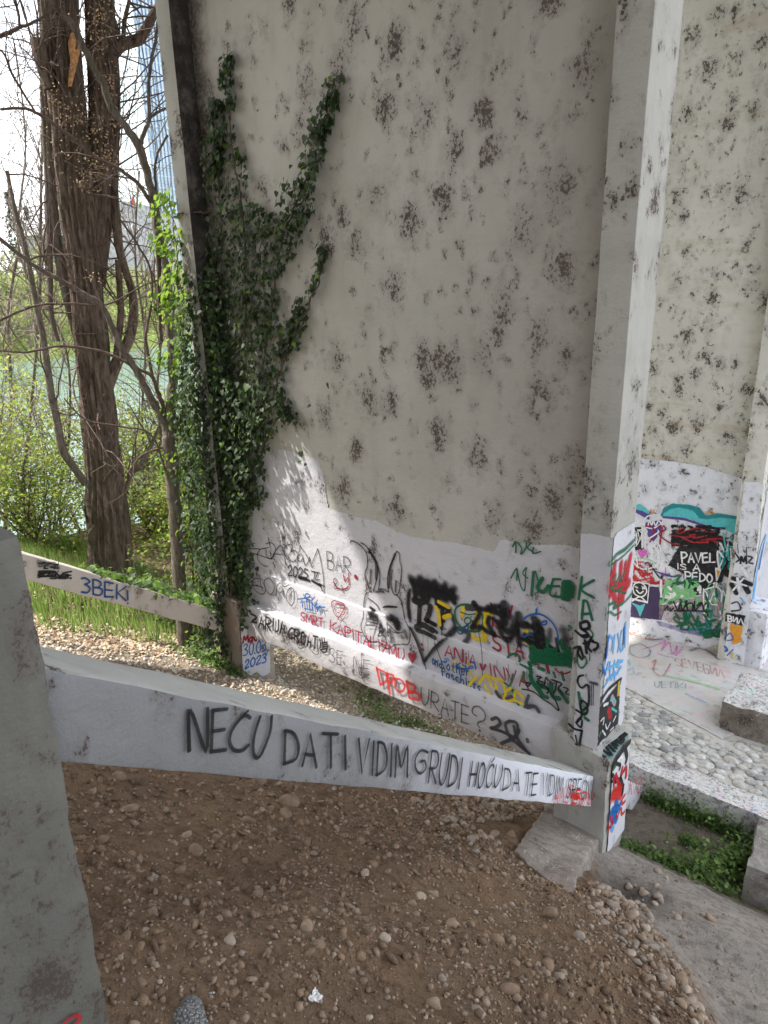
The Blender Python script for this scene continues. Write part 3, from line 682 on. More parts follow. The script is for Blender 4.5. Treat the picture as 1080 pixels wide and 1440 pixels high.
def scrib(t, poly_box, n, w, c, kind='m', ang=None, seed=0):
    """scribbled marks inside a rectangle x0,y0,x1,y1"""
    r = random.Random(seed); x0, y0, x1, y1 = poly_box
    for _ in range(n):
        x, y = r.uniform(x0, x1), r.uniform(y0, y1); pts = [(x, y)]
        for k in range(r.randint(2, 5)):
            x = min(max(x+r.gauss(0, (x1-x0)*.2), x0), x1); y = min(max(y+r.gauss(0, (y1-y0)*.25), y0), y1); pts.append((x, y))
        t.stroke(pts, w*r.uniform(.7, 1.3), c if isinstance(c, str) and len(c) == 1 else r.choice(c), kind)
# --- white coats
def coat(surf, poly, mat, jag=.8, name='paint_coat', label=None):
    t = Tag(surf, name, label); t.fill(poly, mat, jag=jag); return t.done()
sv = PANEL.lift; PANEL.lift = .0045
coat(PANEL, [(352, 818), (360, 640), (375, 630), (400, 632), (425, 640), (447, 645), (455, 665), (458, 690), (462, 715), (500, 726), (530, 733), (560, 748), (577, 754), (602, 759), (640, 763), (671, 770), (693, 775), (699, 770), (704, 759), (711, 758), (727, 763), (754, 766), (796, 766), (815, 771), (817, 850), (811, 958), (700, 921), (560, 872)], M_white, label='white painted lower wall with a ragged upper edge')
PANEL.lift = .010
PILF.lift = .003; coat(PILF, [(817, 751), (830, 750), (845, 753), (862, 756), (855, 850), (845, 960), (840, 1056), (806, 1040), (811, 950)], M_white, .5); PILF.lift = .008
PILS.lift = .003; coat(PILS, [(863, 757), (868, 748), (880, 741), (893, 733), (890, 800), (884, 900), (876, 1010), (868, 1035), (842, 1058), (853, 900)], M_white, .5); PILS.lift = .008
PFTS.lift = .012; coat(PFTS, [(860, 1078), (884, 1040), (882, 1080), (876, 1165), (852, 1200)], M_white, .3); PFTS.lift = .015
FARP.lift = .003; coat(FARP, [(880, 652), (905, 645), (945, 649), (985, 655), (1044, 673), (1040, 720), (1035, 780), (1022, 900), (870, 960)], M_farwhite, .6); FARP.lift = .012
FARF.lift = .003; coat(FARF, [(1047, 677), (1060, 678), (1074, 679), (1062, 790), (1046, 935), (1018, 930), (1032, 800)], M_farwhite, .5); FARF.lift = .012
FARS.lift = .003; coat(FARS, [(1078, 690), (1095, 690), (1085, 850), (1062, 945), (1049, 935), (1064, 790)], M_white, .4); FARS.lift = .012
LEFTS.lift = .012; coat(LEFTS, [(338, 880), (379, 885), (379, 945), (368, 952), (360, 944), (352, 950), (341, 942)], M_white, .6); LEFTS.lift = .016

# --- beam handwriting
t = Tag(BEAM, 'handwriting', 'large black handwriting across the beam')
t.text('NE', (263, 1054), (324, 1057), 57, 58, 4.6, 'k', 'm', .03)
z = Zf(240, 980, 3.375)
t.stroke(z('75,60 82,250'), 4, 'k', 'm'); t.stroke(z('368,95 340,85 290,140 270,200 290,245 330,250 360,225'), 4.5, 'k'); t.stroke(z('335,80 358,62'), 3, 'k')
t.stroke(z('415,90 390,170 382,240 395,283 420,270 450,200 465,150 470,88'), 4.4, 'k')
t.text('DA', (397, 1073), (448, 1078), 47, 46, 4.1, 'k', 'm', .03)
t.text('TI', (452, 1076), (493, 1081), 46, 45, 4.0, 'k', 'm', .0)
t.text('VIDIM', (500, 1087), (574, 1092), 49, 43, 3.4, 'k', 'm', .04)
z = Zf(540, 1020, 3.375)
t.stroke(z('200,125 170,115 142,150 142,200 165,225 190,200 185,165 165,170'), 2.8, 'k'); 
t.text('RUDI', (600, 1099), (648, 1109), 44, 43, 2.9, 'k', 'm', .12)
t.text('HOĆU', (657, 1104), (702, 1107), 34, 30, 2.7, 'k', 'm', .16)
t.text('DA', (704, 1110), (731, 1111), 30, 30, 2.2, 'k', 'm', .12)
t.text('TE', (735, 1117), (755, 1118), 31, 30, 2.2, 'k', 'm', .1)
t.text('VIDIM', (759, 1117), (790, 1121), 30, 29, 1.8, 'k', 'm', .1)
t.text('SREĆNU', (794, 1121), (835, 1124), 27, 25, 1.9, 'k', 'm', .15)
t.done()
t = Tag(BEAM, 'graffiti', 'red scrawl over the last letters')
t.text('ANS', (775, 1130), (800, 1128), 22, 26, 1.8, 'R', 'm', .3); t.text('EGN', (802, 1130), (828, 1132), 20, 17, 2.2, 'R', 'm', .35)
scrib(t, (803, 1114, 826, 1131), 5, 1.8, 'R', 'm', seed=3); t.done()
t = Tag(BEAMC, 'graffiti'); t.text('I', (876, 1122), (880, 1122), 26, 26, 2.5, 'a', 'm', .05); t.text('XTO', (882, 1117), (901, 1113), 19, 20, 1.6, 'R', 'm', .15); t.done()
# --- foot beam
t = Tag(FOOTB, 'handwriting', 'black words ZARIJA CROAT on the white foot beam')
t.stroke(Zf(340, 840, 5.4)('72,122 118,148 82,182 122,190'), 2.6, 'k'); t.text('ARIJA', (365, 882), (404, 891), 17, 16, 2.5, 'k', 'm', .05); t.text('CROAT', (407, 896), (449, 914), 15, 17, 2.6, 'k', 'm', .05)
z = Zf(340, 840, 5.4)
for q in ('605,345 600,385 620,412 645,410 655,375 652,340', '602,360 652,352', '603,375 654,368', '607,392 652,385', '600,310 603,345', '615,305 618,340', '632,305 634,340', '605,345 650,338'): t.stroke(z(q), 1.8, 'k')
t.stroke(z('420,320 425,360 445,385 470,380 470,350'), .9, 'a'); t.stroke(z('515,370 540,410 570,430 590,420 588,380'), .9, 'a'); t.done()
t = Tag(FOOTB, 'handwriting', 'thin grey words SE NE and URATE with a question mark')
t.text('SE', (464, 929), (486, 937), 19, 19, 1.4, 'a', 't', .02); t.text('NE', (499, 946), (524, 955), 24, 24, 1.4, 'a', 't', 0.02)
t.text('URATE', (593, 988), (664, 1021), 22, 25, 1.9, 'k', 't', .02)
z = Zf(500, 900, 4.154)
t.stroke(z('712,440 690,425 688,400 705,383 735,390 762,430 755,465 725,475 718,490 728,505'), 2.1, 'k', 't'); t.stroke(z('730,523 731,526'), 2.4, 'k'); t.stroke(z('490,430 508,432 505,452 488,455'), 1.4, 'a'); t.done()
t = Tag(FOOTB, 'graffiti', 'red letters DROB sprayed over the black sentence')
t.stroke(z('130,160 150,255'), 5, 'R', 's'); t.stroke(z('130,165 180,190 185,235 150,258'), 4, 'R', 's'); t.stroke(z('190,190 205,310'), 5, 'R', 's'); t.stroke(z('190,195 225,205 215,245 195,240'), 4.5, 'R', 's')
t.stroke(z('235,220 240,280 265,300 290,280 285,245 260,225 240,225'), 4, 'R', 's')
t.stroke(z('305,240 320,330'), 6, 'R', 's'); t.stroke(z('310,245 350,265 345,295 320,300'), 5.5, 'R', 's'); t.stroke(z('320,300 370,310 375,345 325,335'), 5.5, 'R', 's')
t.stroke(z('165,190 172,270'), 1.2, 'a', 't'); t.stroke(z('240,230 255,320'), 1.2, 'a', 't'); t.done()
t = Tag(FOOTB, 'graffiti', 'bold grey tag at the end of the foot beam')
for q in ('800,460 830,450 850,480 825,505 795,510', '800,512 860,530 930,565', '905,470 880,490 905,560 960,610 1020,660', '905,470 945,480 955,530', '855,600 930,565 960,520', '930,500 950,570 1000,640'): t.stroke(z(q), 4.2, 'a', 'm')
t.stroke(z('1008,575 1010,590'), 4, 'a'); t.done()
# --- wall: left half
z = Zf(340, 750, 7.714)
t = Tag(PANEL, 'graffiti', 'thin black tags and date scribble near the ivy')
for q in ('150,105 95,120 95,160 200,170 180,210 180,280 230,340 285,355', '200,170 255,160 300,150', '95,235 150,220 230,245 300,270 330,275', '295,45 310,120 325,270', '270,110 330,100 370,150 360,210 325,275 275,240 270,180', '330,270 430,125 485,340', '350,220 450,225',
          '500,280 465,200 480,140 530,115 555,150 540,190 520,230', '540,195 590,185 610,240 580,300 530,290 510,240', '640,130 620,240 600,400 575,550', '640,140 700,220 740,300', '620,240 650,225 668,260 645,300 615,290 612,250', '670,260 690,340 720,320 740,260', '740,250 760,360 790,355', '830,165 760,350', '830,165 865,300 895,500 900,640 945,940'):
    t.stroke(z(q), 1.35, 'k', 't')
t.text('2025', (406, 808), (435, 815), 14, 14, 1.7, 'k', 'm', 0.05); t.stroke(z('630,480 690,495 740,510'), 3.5, 'k', 'm'); t.stroke(z('770,510 830,545 860,560'), 3.6, 'k', 'm'); t.stroke(z('640,470 700,480'), 3, 'k')
for q in ('760,405 850,425', '800,415 790,500', '830,430 810,500 850,500', '850,540 905,570', '850,540 880,620'): t.stroke(z(q), 1.3, 'k')
t.text('BAR', (462, 799), (497, 808), 24, 22, 1.4, 'k', 't', -.05); t.stroke(z('1090,560 1110,640'), 1, 'a'); t.text('2', (470, 826), (477, 828), 14, 13, 1.3, 'a', 't'); t.done()
t = Tag(PANEL, 'graffiti', 'crimson smile and dot'); t.stroke([(470, 818), (474, 825), (481, 828), (488, 827), (491, 824)], 2, 'r'); t.stroke([(484, 808), (486, 817), (490, 812)], 1.6, 'r'); t.stroke([(491, 806), (492, 822)], 1.6, 'r'); t.stroke([(501, 810), (501.5, 811.5)], 5, 'r'); t.done()
t = Tag(PLINTH, 'graffiti', 'thin black looped tag')
for q in ('100,490 65,520 70,545 120,560 200,570 240,590', '205,440 215,560 240,620', '215,490 150,485 125,530 140,600 200,650 250,650 265,600 240,530', '300,480 255,510 265,600 320,660 360,600 340,520 300,480', '320,660 380,660 390,570 430,535 470,575 520,555', '530,590 500,640 500,720 545,780 580,720 575,620 545,585 520,600', '545,600 545,710'): t.stroke(z(q), 1.3, 'k', 't')
t.done()
t = Tag(PLINTH, 'graffiti', 'blue word TIMA with a small figure')
for q in ('615,710 700,700', '660,720 670,800', '710,710 720,810', '690,812 780,830', '740,730 745,810', '770,740 780,820', '770,740 800,790 820,750 830,840', '830,840 860,780 885,860', '820,800 910,795', '715,650 745,665 740,690 705,690 700,660 720,650', '680,660 700,705 745,715', '800,685 770,720'): t.stroke(z(q), 1.7, 'b')
t.done()
t = Tag(PLINTH, 'handwriting', 'crimson words SMRT KAPITALIZMU with a heart')
t.text('SMRT', (424, 872), (457, 884), 12, 14, 1.9, 'r', 'm'); t.text('KAPITALIZMU', (466, 885), (572, 932), 13, 18, 2.0, 'r', 'm', -.04, .8)
hx_ = Zf(480, 740, 6.54)
hh_ = hx_('660,1262 625,1205 620,1165 640,1150 662,1172 680,1150 698,1165 695,1210')
t.fill(hh_, 'r'); t.stroke(hx_('745,1080 750,1085'), 3, 'r'); t.stroke(hx_('755,1125 762,1130'), 3, 'r'); scrib(t, (515, 900, 545, 912), 4, 1.6, 'r', seed=5); t.done()
t = Tag(PLINTH, 'graffiti', 'small crimson drawn face')
z5 = Zf(340, 840, 5.4)
for q in ('690,70 690,30 720,20', '700,30 700,90 720,135 745,145 770,110 790,60 760,35 720,30', '720,45 785,60', '730,40 780,50', '775,80 790,90 785,120 770,130', '745,145 735,165', '755,145 780,180', '730,75 740,78', '755,80 765,82', '735,110 750,115'): t.stroke(z5(q), 1.2, 'r')
t.done()
# rabbit
z = Zf(480, 740, 6.54)
def rabbit(surf, sel):
    t = Tag(surf, 'graffiti', 'black line drawing of a rabbit skull head')
    up1 = ['90,150 100,130 140,145 190,180 235,240 248,300 245,370 228,420 230,480 265,580 275,600', '190,150 230,175 270,225 320,300 345,370 360,460 350,570', '255,210 310,290 340,380 335,470 305,580', '305,580 305,600', '345,580 390,575 440,600', '440,600 430,500 440,420 460,350 490,290 515,230', '515,230 540,250 545,320 560,380 555,480 540,590 505,630 475,590 465,500 475,400', '245,605 225,640 215,700 212,780', '520,630 560,690 578,780 590,850', '255,660 300,690 340,730 355,765', '390,745 430,730 520,740']
    lo = ['212,780 210,840 190,900 200,960 240,1030 290,1060 350,1060 380,1080 400,1110 450,1120 490,1090 560,1080 620,1080 640,1020 635,950 600,870', '345,870 320,960 300,1030', '430,900 440,1010', '425,880 470,930 530,980', '450,940 500,975 570,970', '240,905 320,905', '250,870 330,890', '370,960 345,1010 400,1000 430,1080']
    for q in (up1 if sel == 0 else lo): t.stroke(z(q), 2.0, 'k', 't')
    if sel == 0:
        t.stroke(z('265,230 320,330 325,480'), 5, 'k', 'b'); t.stroke(z('500,250 455,400 445,560'), 5, 'k', 'b'); t.stroke(z('280,400 270,520'), 5, 'a', 'b'); t.stroke(z('510,500 505,600'), 5, 'a', 'b'); t.stroke(z('330,600 370,595 395,600'), 4, 'a', 's'); t.stroke(z('260,240 268,215'), 4, 'k', 's')
        t.stroke(z('275,745 310,770'), 6, 'k', 's'); t.stroke(z('400,738 510,740'), 3, 'k', 's')
    else:
        for q, w in (('270,800 300,830 330,840', 11), ('300,780 280,840', 9), ('440,840 520,860 530,920', 12), ('470,830 500,880 520,930', 11), ('360,930 375,900 390,960', 6), ('365,960 380,975', 7)): t.stroke(z(q), w, 'k', 's')
        t.stroke(z('250,850 330,850'), 5, 'a', 'b'); t.stroke(z('590,960 610,1020'), 8, 'a', 'b'); t.stroke(z('450,950 470,1060'), 7, 'a', 'b')
    t.done()
rabbit(PANEL, 0); rabbit(PLINTH, 1)
# black-out blot and bone figure
t = Tag(PANEL, 'graffiti', 'black sprayed blot with dripping letters')
z = Zf(570, 800, 7.714)
for q, w in (('80,140 110,230 120,330', 11), ('160,130 190,220 200,330', 12), ('240,150 260,240 240,350', 12), ('310,190 320,270', 12), ('100,330 200,345', 8), ('370,230 350,330 360,390', 11), ('430,210 440,290', 12), ('500,240 520,320 540,360', 11), ('120,180 300,210 520,320', 12), ('130,250 300,270 450,330', 13), ('360,390 440,420 480,430', 11)): t.stroke(z(q), w, 'k', 's')
for q in ('80,120 60,90', '180,130 170,90', '320,180 330,140', '430,200 440,160', '510,240 540,210', '100,120 350,170 560,300'): t.stroke(z(q), 14, 'k', 'b')
t.stroke(z('165,390 160,480 155,590'), 6.5, 'k', 'm'); t.stroke(z('100,340 165,370 210,350'), 7, 'k', 'm'); t.stroke(z('240,280 235,350'), 5, 'k'); t.stroke(z('280,400 270,470 235,550'), 7.5, 'k'); t.stroke(z('235,550 330,600'), 6, 'k'); t.stroke(z('410,430 405,520 402,640'), 5.5, 'k'); t.stroke(z('460,430 480,460 440,490 420,560'), 5, 'k')
t.stroke(z('400,640 405,710'), 1.6, 'k'); t.stroke(z('45,250 35,380 50,520'), 9, 'a', 'b'); t.stroke(z('60,220 40,360 60,560'), 7, 'k', 'b')
t.stroke(z('590,640 690,690 680,760 650,790'), 9, 'a', 's'); t.stroke(z('520,500 540,620 480,690'), 9, 'k', 'b'); t.stroke(z('560,640 520,700 430,720'), 8, 'k', 'b')
t.done()
t = Tag(PLINTH, 'graffiti', 'thin black drips under the blot')
for x_ in (596, 603, 612, 651, 660, 700, 716, 742, 757, 771, 783): t.stroke([(x_, 880+(x_-560)*.34), (x_+.2, 880+(x_-560)*.34+random.uniform(8, 26))], .8, 'k', 't')
t.done()
t = Tag(PLINTH, 'graffiti', 'soft black sprayed V lines')
t.stroke(z('70,640 130,760 180,880 210,990'), 8, 'k', 'b'); t.stroke(z('60,630 120,760 200,980'), 3, 'k', 's'); t.stroke(z('460,740 380,820 300,900 220,990 210,1020'), 7, 'k', 'b'); t.stroke(z('420,760 310,860 215,1000'), 3.5, 'k', 's'); t.stroke(z('210,990 240,1100'), 3, 'k', 'b')
t.stroke(z('130,630 200,600 300,660'), 8, 'k', 'm'); t.stroke(z('140,660 230,690 330,740'), 6, 'k', 'm'); t.stroke(z('300,640 350,680'), 5, 'k'); t.stroke(z('330,800 440,1100'), 1.4, 'k'); t.stroke(z('800,640 840,900 845,1190'), 1.4, 'k', 't'); t.done()
t = Tag(PANEL, 'graffiti', 'yellow bubble letters behind the black spray')
for q, w in (('370,350 440,390 480,410', 5), ('340,410 370,480 380,600', 5), ('430,520 490,500', 6), ('640,420 620,500', 6), ('800,470 780,560 790,640', 7), ('740,700 760,750 880,760', 5), ('840,660 860,740', 5), ('880,450 870,580', 5), ('900,470 930,470', 7)): t.stroke(z(q), w, 'y', 'm')
t.done()
t = Tag(PANEL, 'graffiti', 'green circle with a small green face')
t.stroke(z('700,385 610,385 550,440 560,550 620,630 720,670 810,665 850,590 840,490 780,410 700,385 650,380'), 2.8, 'g'); t.stroke(z('680,520 650,550 670,590 710,580 720,540 690,520 670,525'), 2, 'g'); t.stroke(z('690,600 620,640 590,640'), 2.5, 'g'); t.stroke(z('610,460 690,490 770,480'), 1.8, 'g'); t.stroke(z('740,560 745,600'), 2.5, 'g'); t.stroke(z('620,530 625,550'), 1.5, 'g')
t.stroke(z('600,640 570,660 600,700 640,680 690,640 680,600 650,640 660,690'), 1.8, 'B'); t.stroke(z('680,420 760,420'), 7, 'a', 'm'); t.stroke(z('750,360 730,430'), 6, 'a', 'm'); t.done()
t = Tag(PLINTH, 'handwriting', 'crimson word ANIA with a heart'); t.text('ANiA', (628, 921), (674, 940), 16, 17, 2.3, 'r'); t.stroke([(677, 933), (680, 941), (684, 934)], 3, 'r'); t.done()
t = Tag(PLINTH, 'handwriting', 'blue handwriting of three short lines on yellow')
for q in ('550,970 540,1060', '700,1030 720,1160 760,1200', '620,1040 640,1100', '590,1230 700,1300'): t.stroke(z(q), 7, 'y', 'f')
scrib(t, (616, 921, 640, 931), 5, 1.5, 'b', seed=9); scrib(t, (644, 930, 670, 944), 6, 1.5, 'b', seed=12)
t.text('and', (609, 932), (624, 940), 11, 12, 1.7, 'B'); t.text('other', (630, 941), (664, 951), 13, 13, 1.7, 'B'); t.text('faschists', (622, 950), (680, 973), 13, 13, 2.0, 'B'); t.done()
# right half black scrawl
z = Zf(680, 820, 7.714)
t = Tag(PANEL, 'graffiti', 'crimson and yellow letters under the black scrawl')
for q in ('85,210 130,300', '320,240 300,330 290,380', '270,250 300,320'): t.stroke(z(q), 2.4, 'r')
t.text('STA', (695, 912), (742, 926), 21, 22, 2.8, 'r', 'm', -.1); t.text('K', (694, 880), (702, 884), 12, 12, 2, 'r')
t.stroke(z('30,310 90,330'), 6, 'y'); t.stroke(z('20,400 30,600'), 4.5, 'y'); t.stroke(z('470,500 500,560'), 6, 'y'); t.stroke(z('430,640 500,670'), 3.5, 'y'); t.done()
t = Tag(PANEL, 'graffiti', 'thick black overpainting scrawl')
for q, w in (('-90,210 -60,260 30,280 110,270 150,300', 9), ('-80,230 -40,330 -110,460', 8), ('-120,480 -20,470 50,520 120,540', 9), ('60,260 200,250 260,300 250,420', 11), ('230,210 210,330 240,500 290,520 340,440', 11), ('70,370 60,430 130,560', 9), ('180,420 200,540 260,620 310,580', 10), ('380,330 370,430 400,660', 11), ('330,560 400,440 480,430', 9), ('430,460 560,470 640,500', 10), ('560,380 590,560 600,680', 12), ('460,560 520,650 700,700 800,730', 11), ('430,600 560,640', 8), ('610,430 660,600 680,700', 10), ('120,380 190,460', 9), ('520,560 620,590', 12), ('800,600 820,740', 6), ('700,660 800,760', 9), ('90,300 200,330', 10)): t.stroke(z(q), w, 'k', 's')
for q, w in (('230,220 270,240', 12), ('400,330 420,400', 10), ('540,380 600,400', 9), ('730,500 720,620', 10), ('870,500 900,600', 15), ('880,620 930,760', 13), ('310,350 330,420', 9)): t.stroke(z(q), w, 'a' if w > 8.5 else 'k', 'b')
t.done()
t = Tag(PANEL, 'graffiti', 'blue arc and ball')
t.stroke(z('450,380 500,345 590,325 680,355 760,430 810,530 815,640'), 2.3, 'b'); t.stroke(z('585,275 580,330'), 2.6, 'b'); t.stroke(z('640,420 690,400 685,440 640,440'), 2, 'b'); t.stroke(z('450,580 500,550 540,560'), 2, 'b'); t.stroke(z('430,650 480,680'), 2.4, 'b'); t.done()
t = Tag(PANEL, 'graffiti', 'green letters and green scribble along the pilaster')
zz = Zf(560, 740, 3.6)
for q, w in (('585,100 600,75 600,130', 2.4), ('610,80 630,110 625,140 650,110 655,75', 2.2), ('655,105 680,80', 2), ('655,105 690,130', 2), ('690,105 685,135 725,125', 2), ('575,260 605,210 605,270', 2), ('605,210 625,300 645,320 650,230 655,205 635,235 660,260', 1.8), ('690,230 680,345', 4), ('700,225 720,300', 2), ('735,260 710,310 740,330 765,300', 5), ('790,265 780,300 775,345 825,355', 3.3), ('785,300 820,300', 3), ('790,265 825,265', 3), ('850,285 840,355', 9), ('870,285 860,360', 9), ('890,300 885,355', 4)): t.stroke(zz(q), w, 'g', 'm')
t.done()
for sf, qs in ((PANEL, (('540,700 560,840', 10), ('560,740 760,780 930,790', 11), ('700,740 820,830', 11), ('870,820 940,860', 12), ('540,800 700,830 860,850', 10), ('830,640 940,740', 5), ('850,620 880,720 940,700', 5), ('700,600 710,700 800,710', 4), ('600,820 760,850', 9), ('270,810 300,770 370,760 405,820 380,870', 3), ('510,860 520,930', 6))),
               (PLINTH, (('410,870 500,920 540,960', 3), ('610,910 660,930', 5), ('520,900 530,1060', 5), ('700,890 720,960', 4), ('520,1000 560,1090 650,1210', 6), ('600,1070 640,1200 700,1230', 5), ('740,1090 760,1220 830,1240', 6), ('830,1150 920,1280', 5), ('200,1050 290,1120 240,1210', 2.6), ('330,980 300,1100 230,1200', 2.6), ('330,1150 350,1230 390,1310', 3.2), ('450,960 440,1060', 4), ('860,960 880,1040', 4), ('770,960 790,1010', 3), ('560,1090 700,1130', 5)))):
    t = Tag(sf, 'graffiti', 'dense green scribble at the right end of the wall')
    for q, w in qs: t.stroke(z(q), w, 'g', 'm')
    t.done()
t = Tag(PLINTH, 'graffiti', 'crimson sprayed word UNVA and arc'); t.text('INVA', (691, 949), (748, 968), 17, 19, 2.8, 'r', 's', -.1); t.stroke(z('790,920 830,960 900,970 950,950'), 2, 'r'); t.stroke(z('700,890 710,940'), 3, 'r'); t.stroke(z('590,860 610,880'), 2.5, 'r'); t.done()
t = Tag(PLINTH, 'graffiti', 'yellow sprayed letters')
for q in ('30,980 -40,1080', '40,980 100,1100', '40,1000 210,1045', '100,1230 20,1100', '-100,1150 -60,1240 100,1225', '140,1070 150,1200', '210,1060 250,1170 230,1240', '250,1170 300,1130', '360,1150 440,1230', '230,1270 330,1260 350,1180', '340,1250 450,1310'): t.stroke(z(q), 3.8, 'y', 'm')
t.stroke(z('-60,1000 -150,1100'), 3.5, 'y'); t.done()
t = Tag(PLINTH, 'graffiti', 'black wild tag over green near the pilaster')
for q in ('500,1070 470,1080 490,1110 520,1080', '430,1140 500,1150 570,1180 660,1250 740,1300 820,1370', '740,1180 790,1260 830,1360', '590,1000 640,1010 600,1040 680,1070', '690,1010 670,1090', '640,1080 720,1150 700,1180', '760,1040 800,1060 790,1150 770,1180', '790,1050 860,1080 820,1130 870,1190', '880,1120 930,1140 900,1180 940,1200', '600,1060 650,1120', '700,1030 760,1080'): t.stroke(z(q), 2.1, 'k', 'm')
for q, w in (('150,1170 200,1250', 5), ('260,1240 320,1220', 4), ('500,1210 460,1340', 4), ('440,1370 500,1330 570,1330 610,1380', 5)): t.stroke(z(q), w, 'a', 'm')
t.done()
# --- pilaster front
z = Zf(790, 740, 4.5)
t = Tag(PILF, 'graffiti', 'green letters K and A running down the pilaster')
for q in ('130,320 110,460', '205,340 125,395 205,450', '140,470 130,585', '140,470 165,480 195,590', '130,555 185,550'): t.stroke(z(q), 3.4, 'g')
t.stroke(z('180,650 200,690 160,760'), 2, 'g'); t.stroke(z('100,800 105,870 130,895 160,860 150,820'), 2, 'g'); t.stroke(z('110,1050 125,1150 150,1180'), 3.5, 'g'); t.stroke(z('150,1210 170,1225'), 4, 'g'); t.stroke(z('130,1090 155,1160'), 5, 'g', 'f'); t.stroke(z('50,630 60,640'), 4, 'g'); t.done()
t = Tag(PILF, 'graffiti', 'bold black vertical tag')
for q, w in (('90,660 140,700 175,690', 3.4), ('120,610 165,600 175,640 130,650 120,620', 4), ('130,650 170,680 130,690', 3.2), ('80,770 115,760 105,800 130,840', 3.2), ('120,760 140,830', 3), ('150,720 160,800', 3.6), ('190,700 170,760 190,790', 3), ('200,730 230,740 225,770 205,780', 3.2), ('140,740 200,720', 3), ('180,800 180,850', 1), ('212,780 213,800', 1),
             ('140,940 110,950 105,990 130,1020 165,1000 175,1060 170,1130 140,1160', 2.6), ('130,1100 120,1140 140,1190 165,1170 160,1120 130,1100', 2.4), ('95,1160 130,1190 95,1240', 3), ('100,1250 125,1270 130,1220 105,1220', 2.4), ('50,1250 85,1280 130,1290', 3), ('130,1290 115,1385', 3), ('60,1330 100,1385 90,1320', 1.8)): t.stroke(z(q), w, 'k')
t.stroke(z('185,985 225,995'), 5, 'a', 's')
for x in (180, 192, 204): t.stroke(z('%d,1000 %d,1130' % (x, x-3)), 1.2, 'a', 't')
t.done()
# --- pilaster side
t = Tag(PILS, 'graffiti', 'red heart with green lettering')
for q, w in (('310,300 290,380 300,440', 6), ('330,240 320,400 340,480', 8), ('370,240 360,480', 8), ('400,240 380,470', 8), ('430,190 410,300 400,400', 8), ('355,470 352,580', 3.5), ('310,380 420,360', 8)): t.stroke(z(q), w, 'm', 's')
for q, w in (('290,240 340,180 400,140 450,90', 3), ('295,250 380,190 450,120', 1.6), ('310,340 340,300 330,360 370,300 360,350 400,280', 1.8), ('300,390 340,370 330,410 380,380', 1.6), ('280,500 340,480 320,520 400,470 440,420', 2.2), ('270,560 300,540 330,560 370,540', 1.8), ('275,520 270,590', 1.5), ('310,400 400,420', 1.6)): t.stroke(z(q), w, 'g', 't')
t.done()
t = Tag(PILS, 'graffiti', 'blue scrawled letters')
for q in ('290,690 280,820', '300,690 320,720 310,780', '330,690 320,800', '350,680 370,790', '375,660 350,790', '395,620 380,780', '400,610 395,760', '260,860 270,930 290,860', '255,940 290,900 380,850', '300,860 300,950', '330,850 320,940', '350,850 380,850', '340,880 370,890', '280,970 340,930 370,890', '260,1020 300,960 350,930', '310,940 310,970', '330,920 330,970'): t.stroke(z(q), 1.8, 'L', 'm')
for q in ('290,700 275,830', '255,900 270,935', '390,640 385,740'): t.stroke(z(q), 2, 'b', 'm')
t.done()
t = Tag(PILS, 'graffiti', 'black mural fragment with grey faces and red spot')
t.fill(z('225,1160 300,1060 370,970 362,1010 358,1100 352,1240 345,1290 250,1350 215,1400 218,1300'), 'k', jag=.5)
t.stroke(z('235,1120 290,1030 370,965'), 2.5, 'k')
for q, w, c in (('290,1160 300,1200', 5, 'm'), ('310,1080 330,1120', 4, 's'), ('260,1130 285,1120', 2, 'w'), ('240,1230 260,1210 255,1250', 1.2, 'w'), ('270,1250 280,1280 300,1240', 1.2, 'w'), ('310,1150 340,1170', 1.6, 'c'), ('320,1230 335,1200', 1.4, 'w'), ('250,1290 270,1320', 1.2, 'w'), ('300,1290 320,1270', 1.2, 'w'), ('355,990 350,1060', 3, 'y'), ('230,1330 240,1300', 1, 'G'), ('300,1100 320,1090 335,1110', 1.4, 'c')): t.stroke(z(q), w, c, 't')
t.done()
# foot ledge + foot side
zf = Zf(820, 1020, 7.58)
t = Tag(PFTT, 'graffiti', 'dark painted ledge with black letters')
t.fill(zf('135,265 330,60 365,40 480,110 485,135 300,385'), fm('t', 'f'), jag=.3); t.fill(zf('300,70 365,40 485,110 400,180'), 'k', jag=.4)
for q in ('180,320 230,350', '200,270 280,330', '235,230 300,330', '260,210 330,290', '290,180 350,260', '320,140 360,230', '330,140 400,210', '360,110 420,190', '390,90 430,170'): t.stroke(zf(q), 3, 'k')
t.done()
t = Tag(PFTS, 'graffiti', 'red, blue and black lettering on the pilaster foot')
for q, w, c in (('310,420 350,340 420,240 480,170', 5, 'k'), ('430,240 450,330 440,380', 5, 'k'), ('310,450 330,420', 4, 'g'), ('350,370 400,330 380,420', 2, 'w'), ('340,400 380,420 370,460', 3, 'k'), ('300,520 330,600 350,560 380,640', 3, 'k'), ('290,590 330,580 390,560', 2.4, 'k'), ('310,540 310,640', 3, 'm'), ('400,450 390,520 440,440 440,540', 4, 'm'), ('330,520 370,640', 4, 'm'), ('380,540 410,640', 3, 'k'), ('310,700 380,690', 12, 'R'), ('300,740 390,730', 12, 'R'), ('410,640 400,720', 4, 'k'), ('330,820 350,900', 8, 'b'), ('290,900 350,880 380,830', 8, 'b'), ('270,960 330,950', 8, 'b'), ('300,1010 340,1000', 7, 'b'), ('280,1060 300,1100', 5, 'L'), ('430,730 400,780 400,830 430,800', 2.4, 'R'), ('390,880 395,940 425,910', 2.4, 'R'), ('250,1140 265,970 290,1060 260,1080', 2, 'm'), ('300,960 300,1040', 2, 'm'), ('330,940 350,970 380,870', 2, 'm')): t.stroke(zf(q), w, c, 's' if w > 6 else 'm')
t.done()
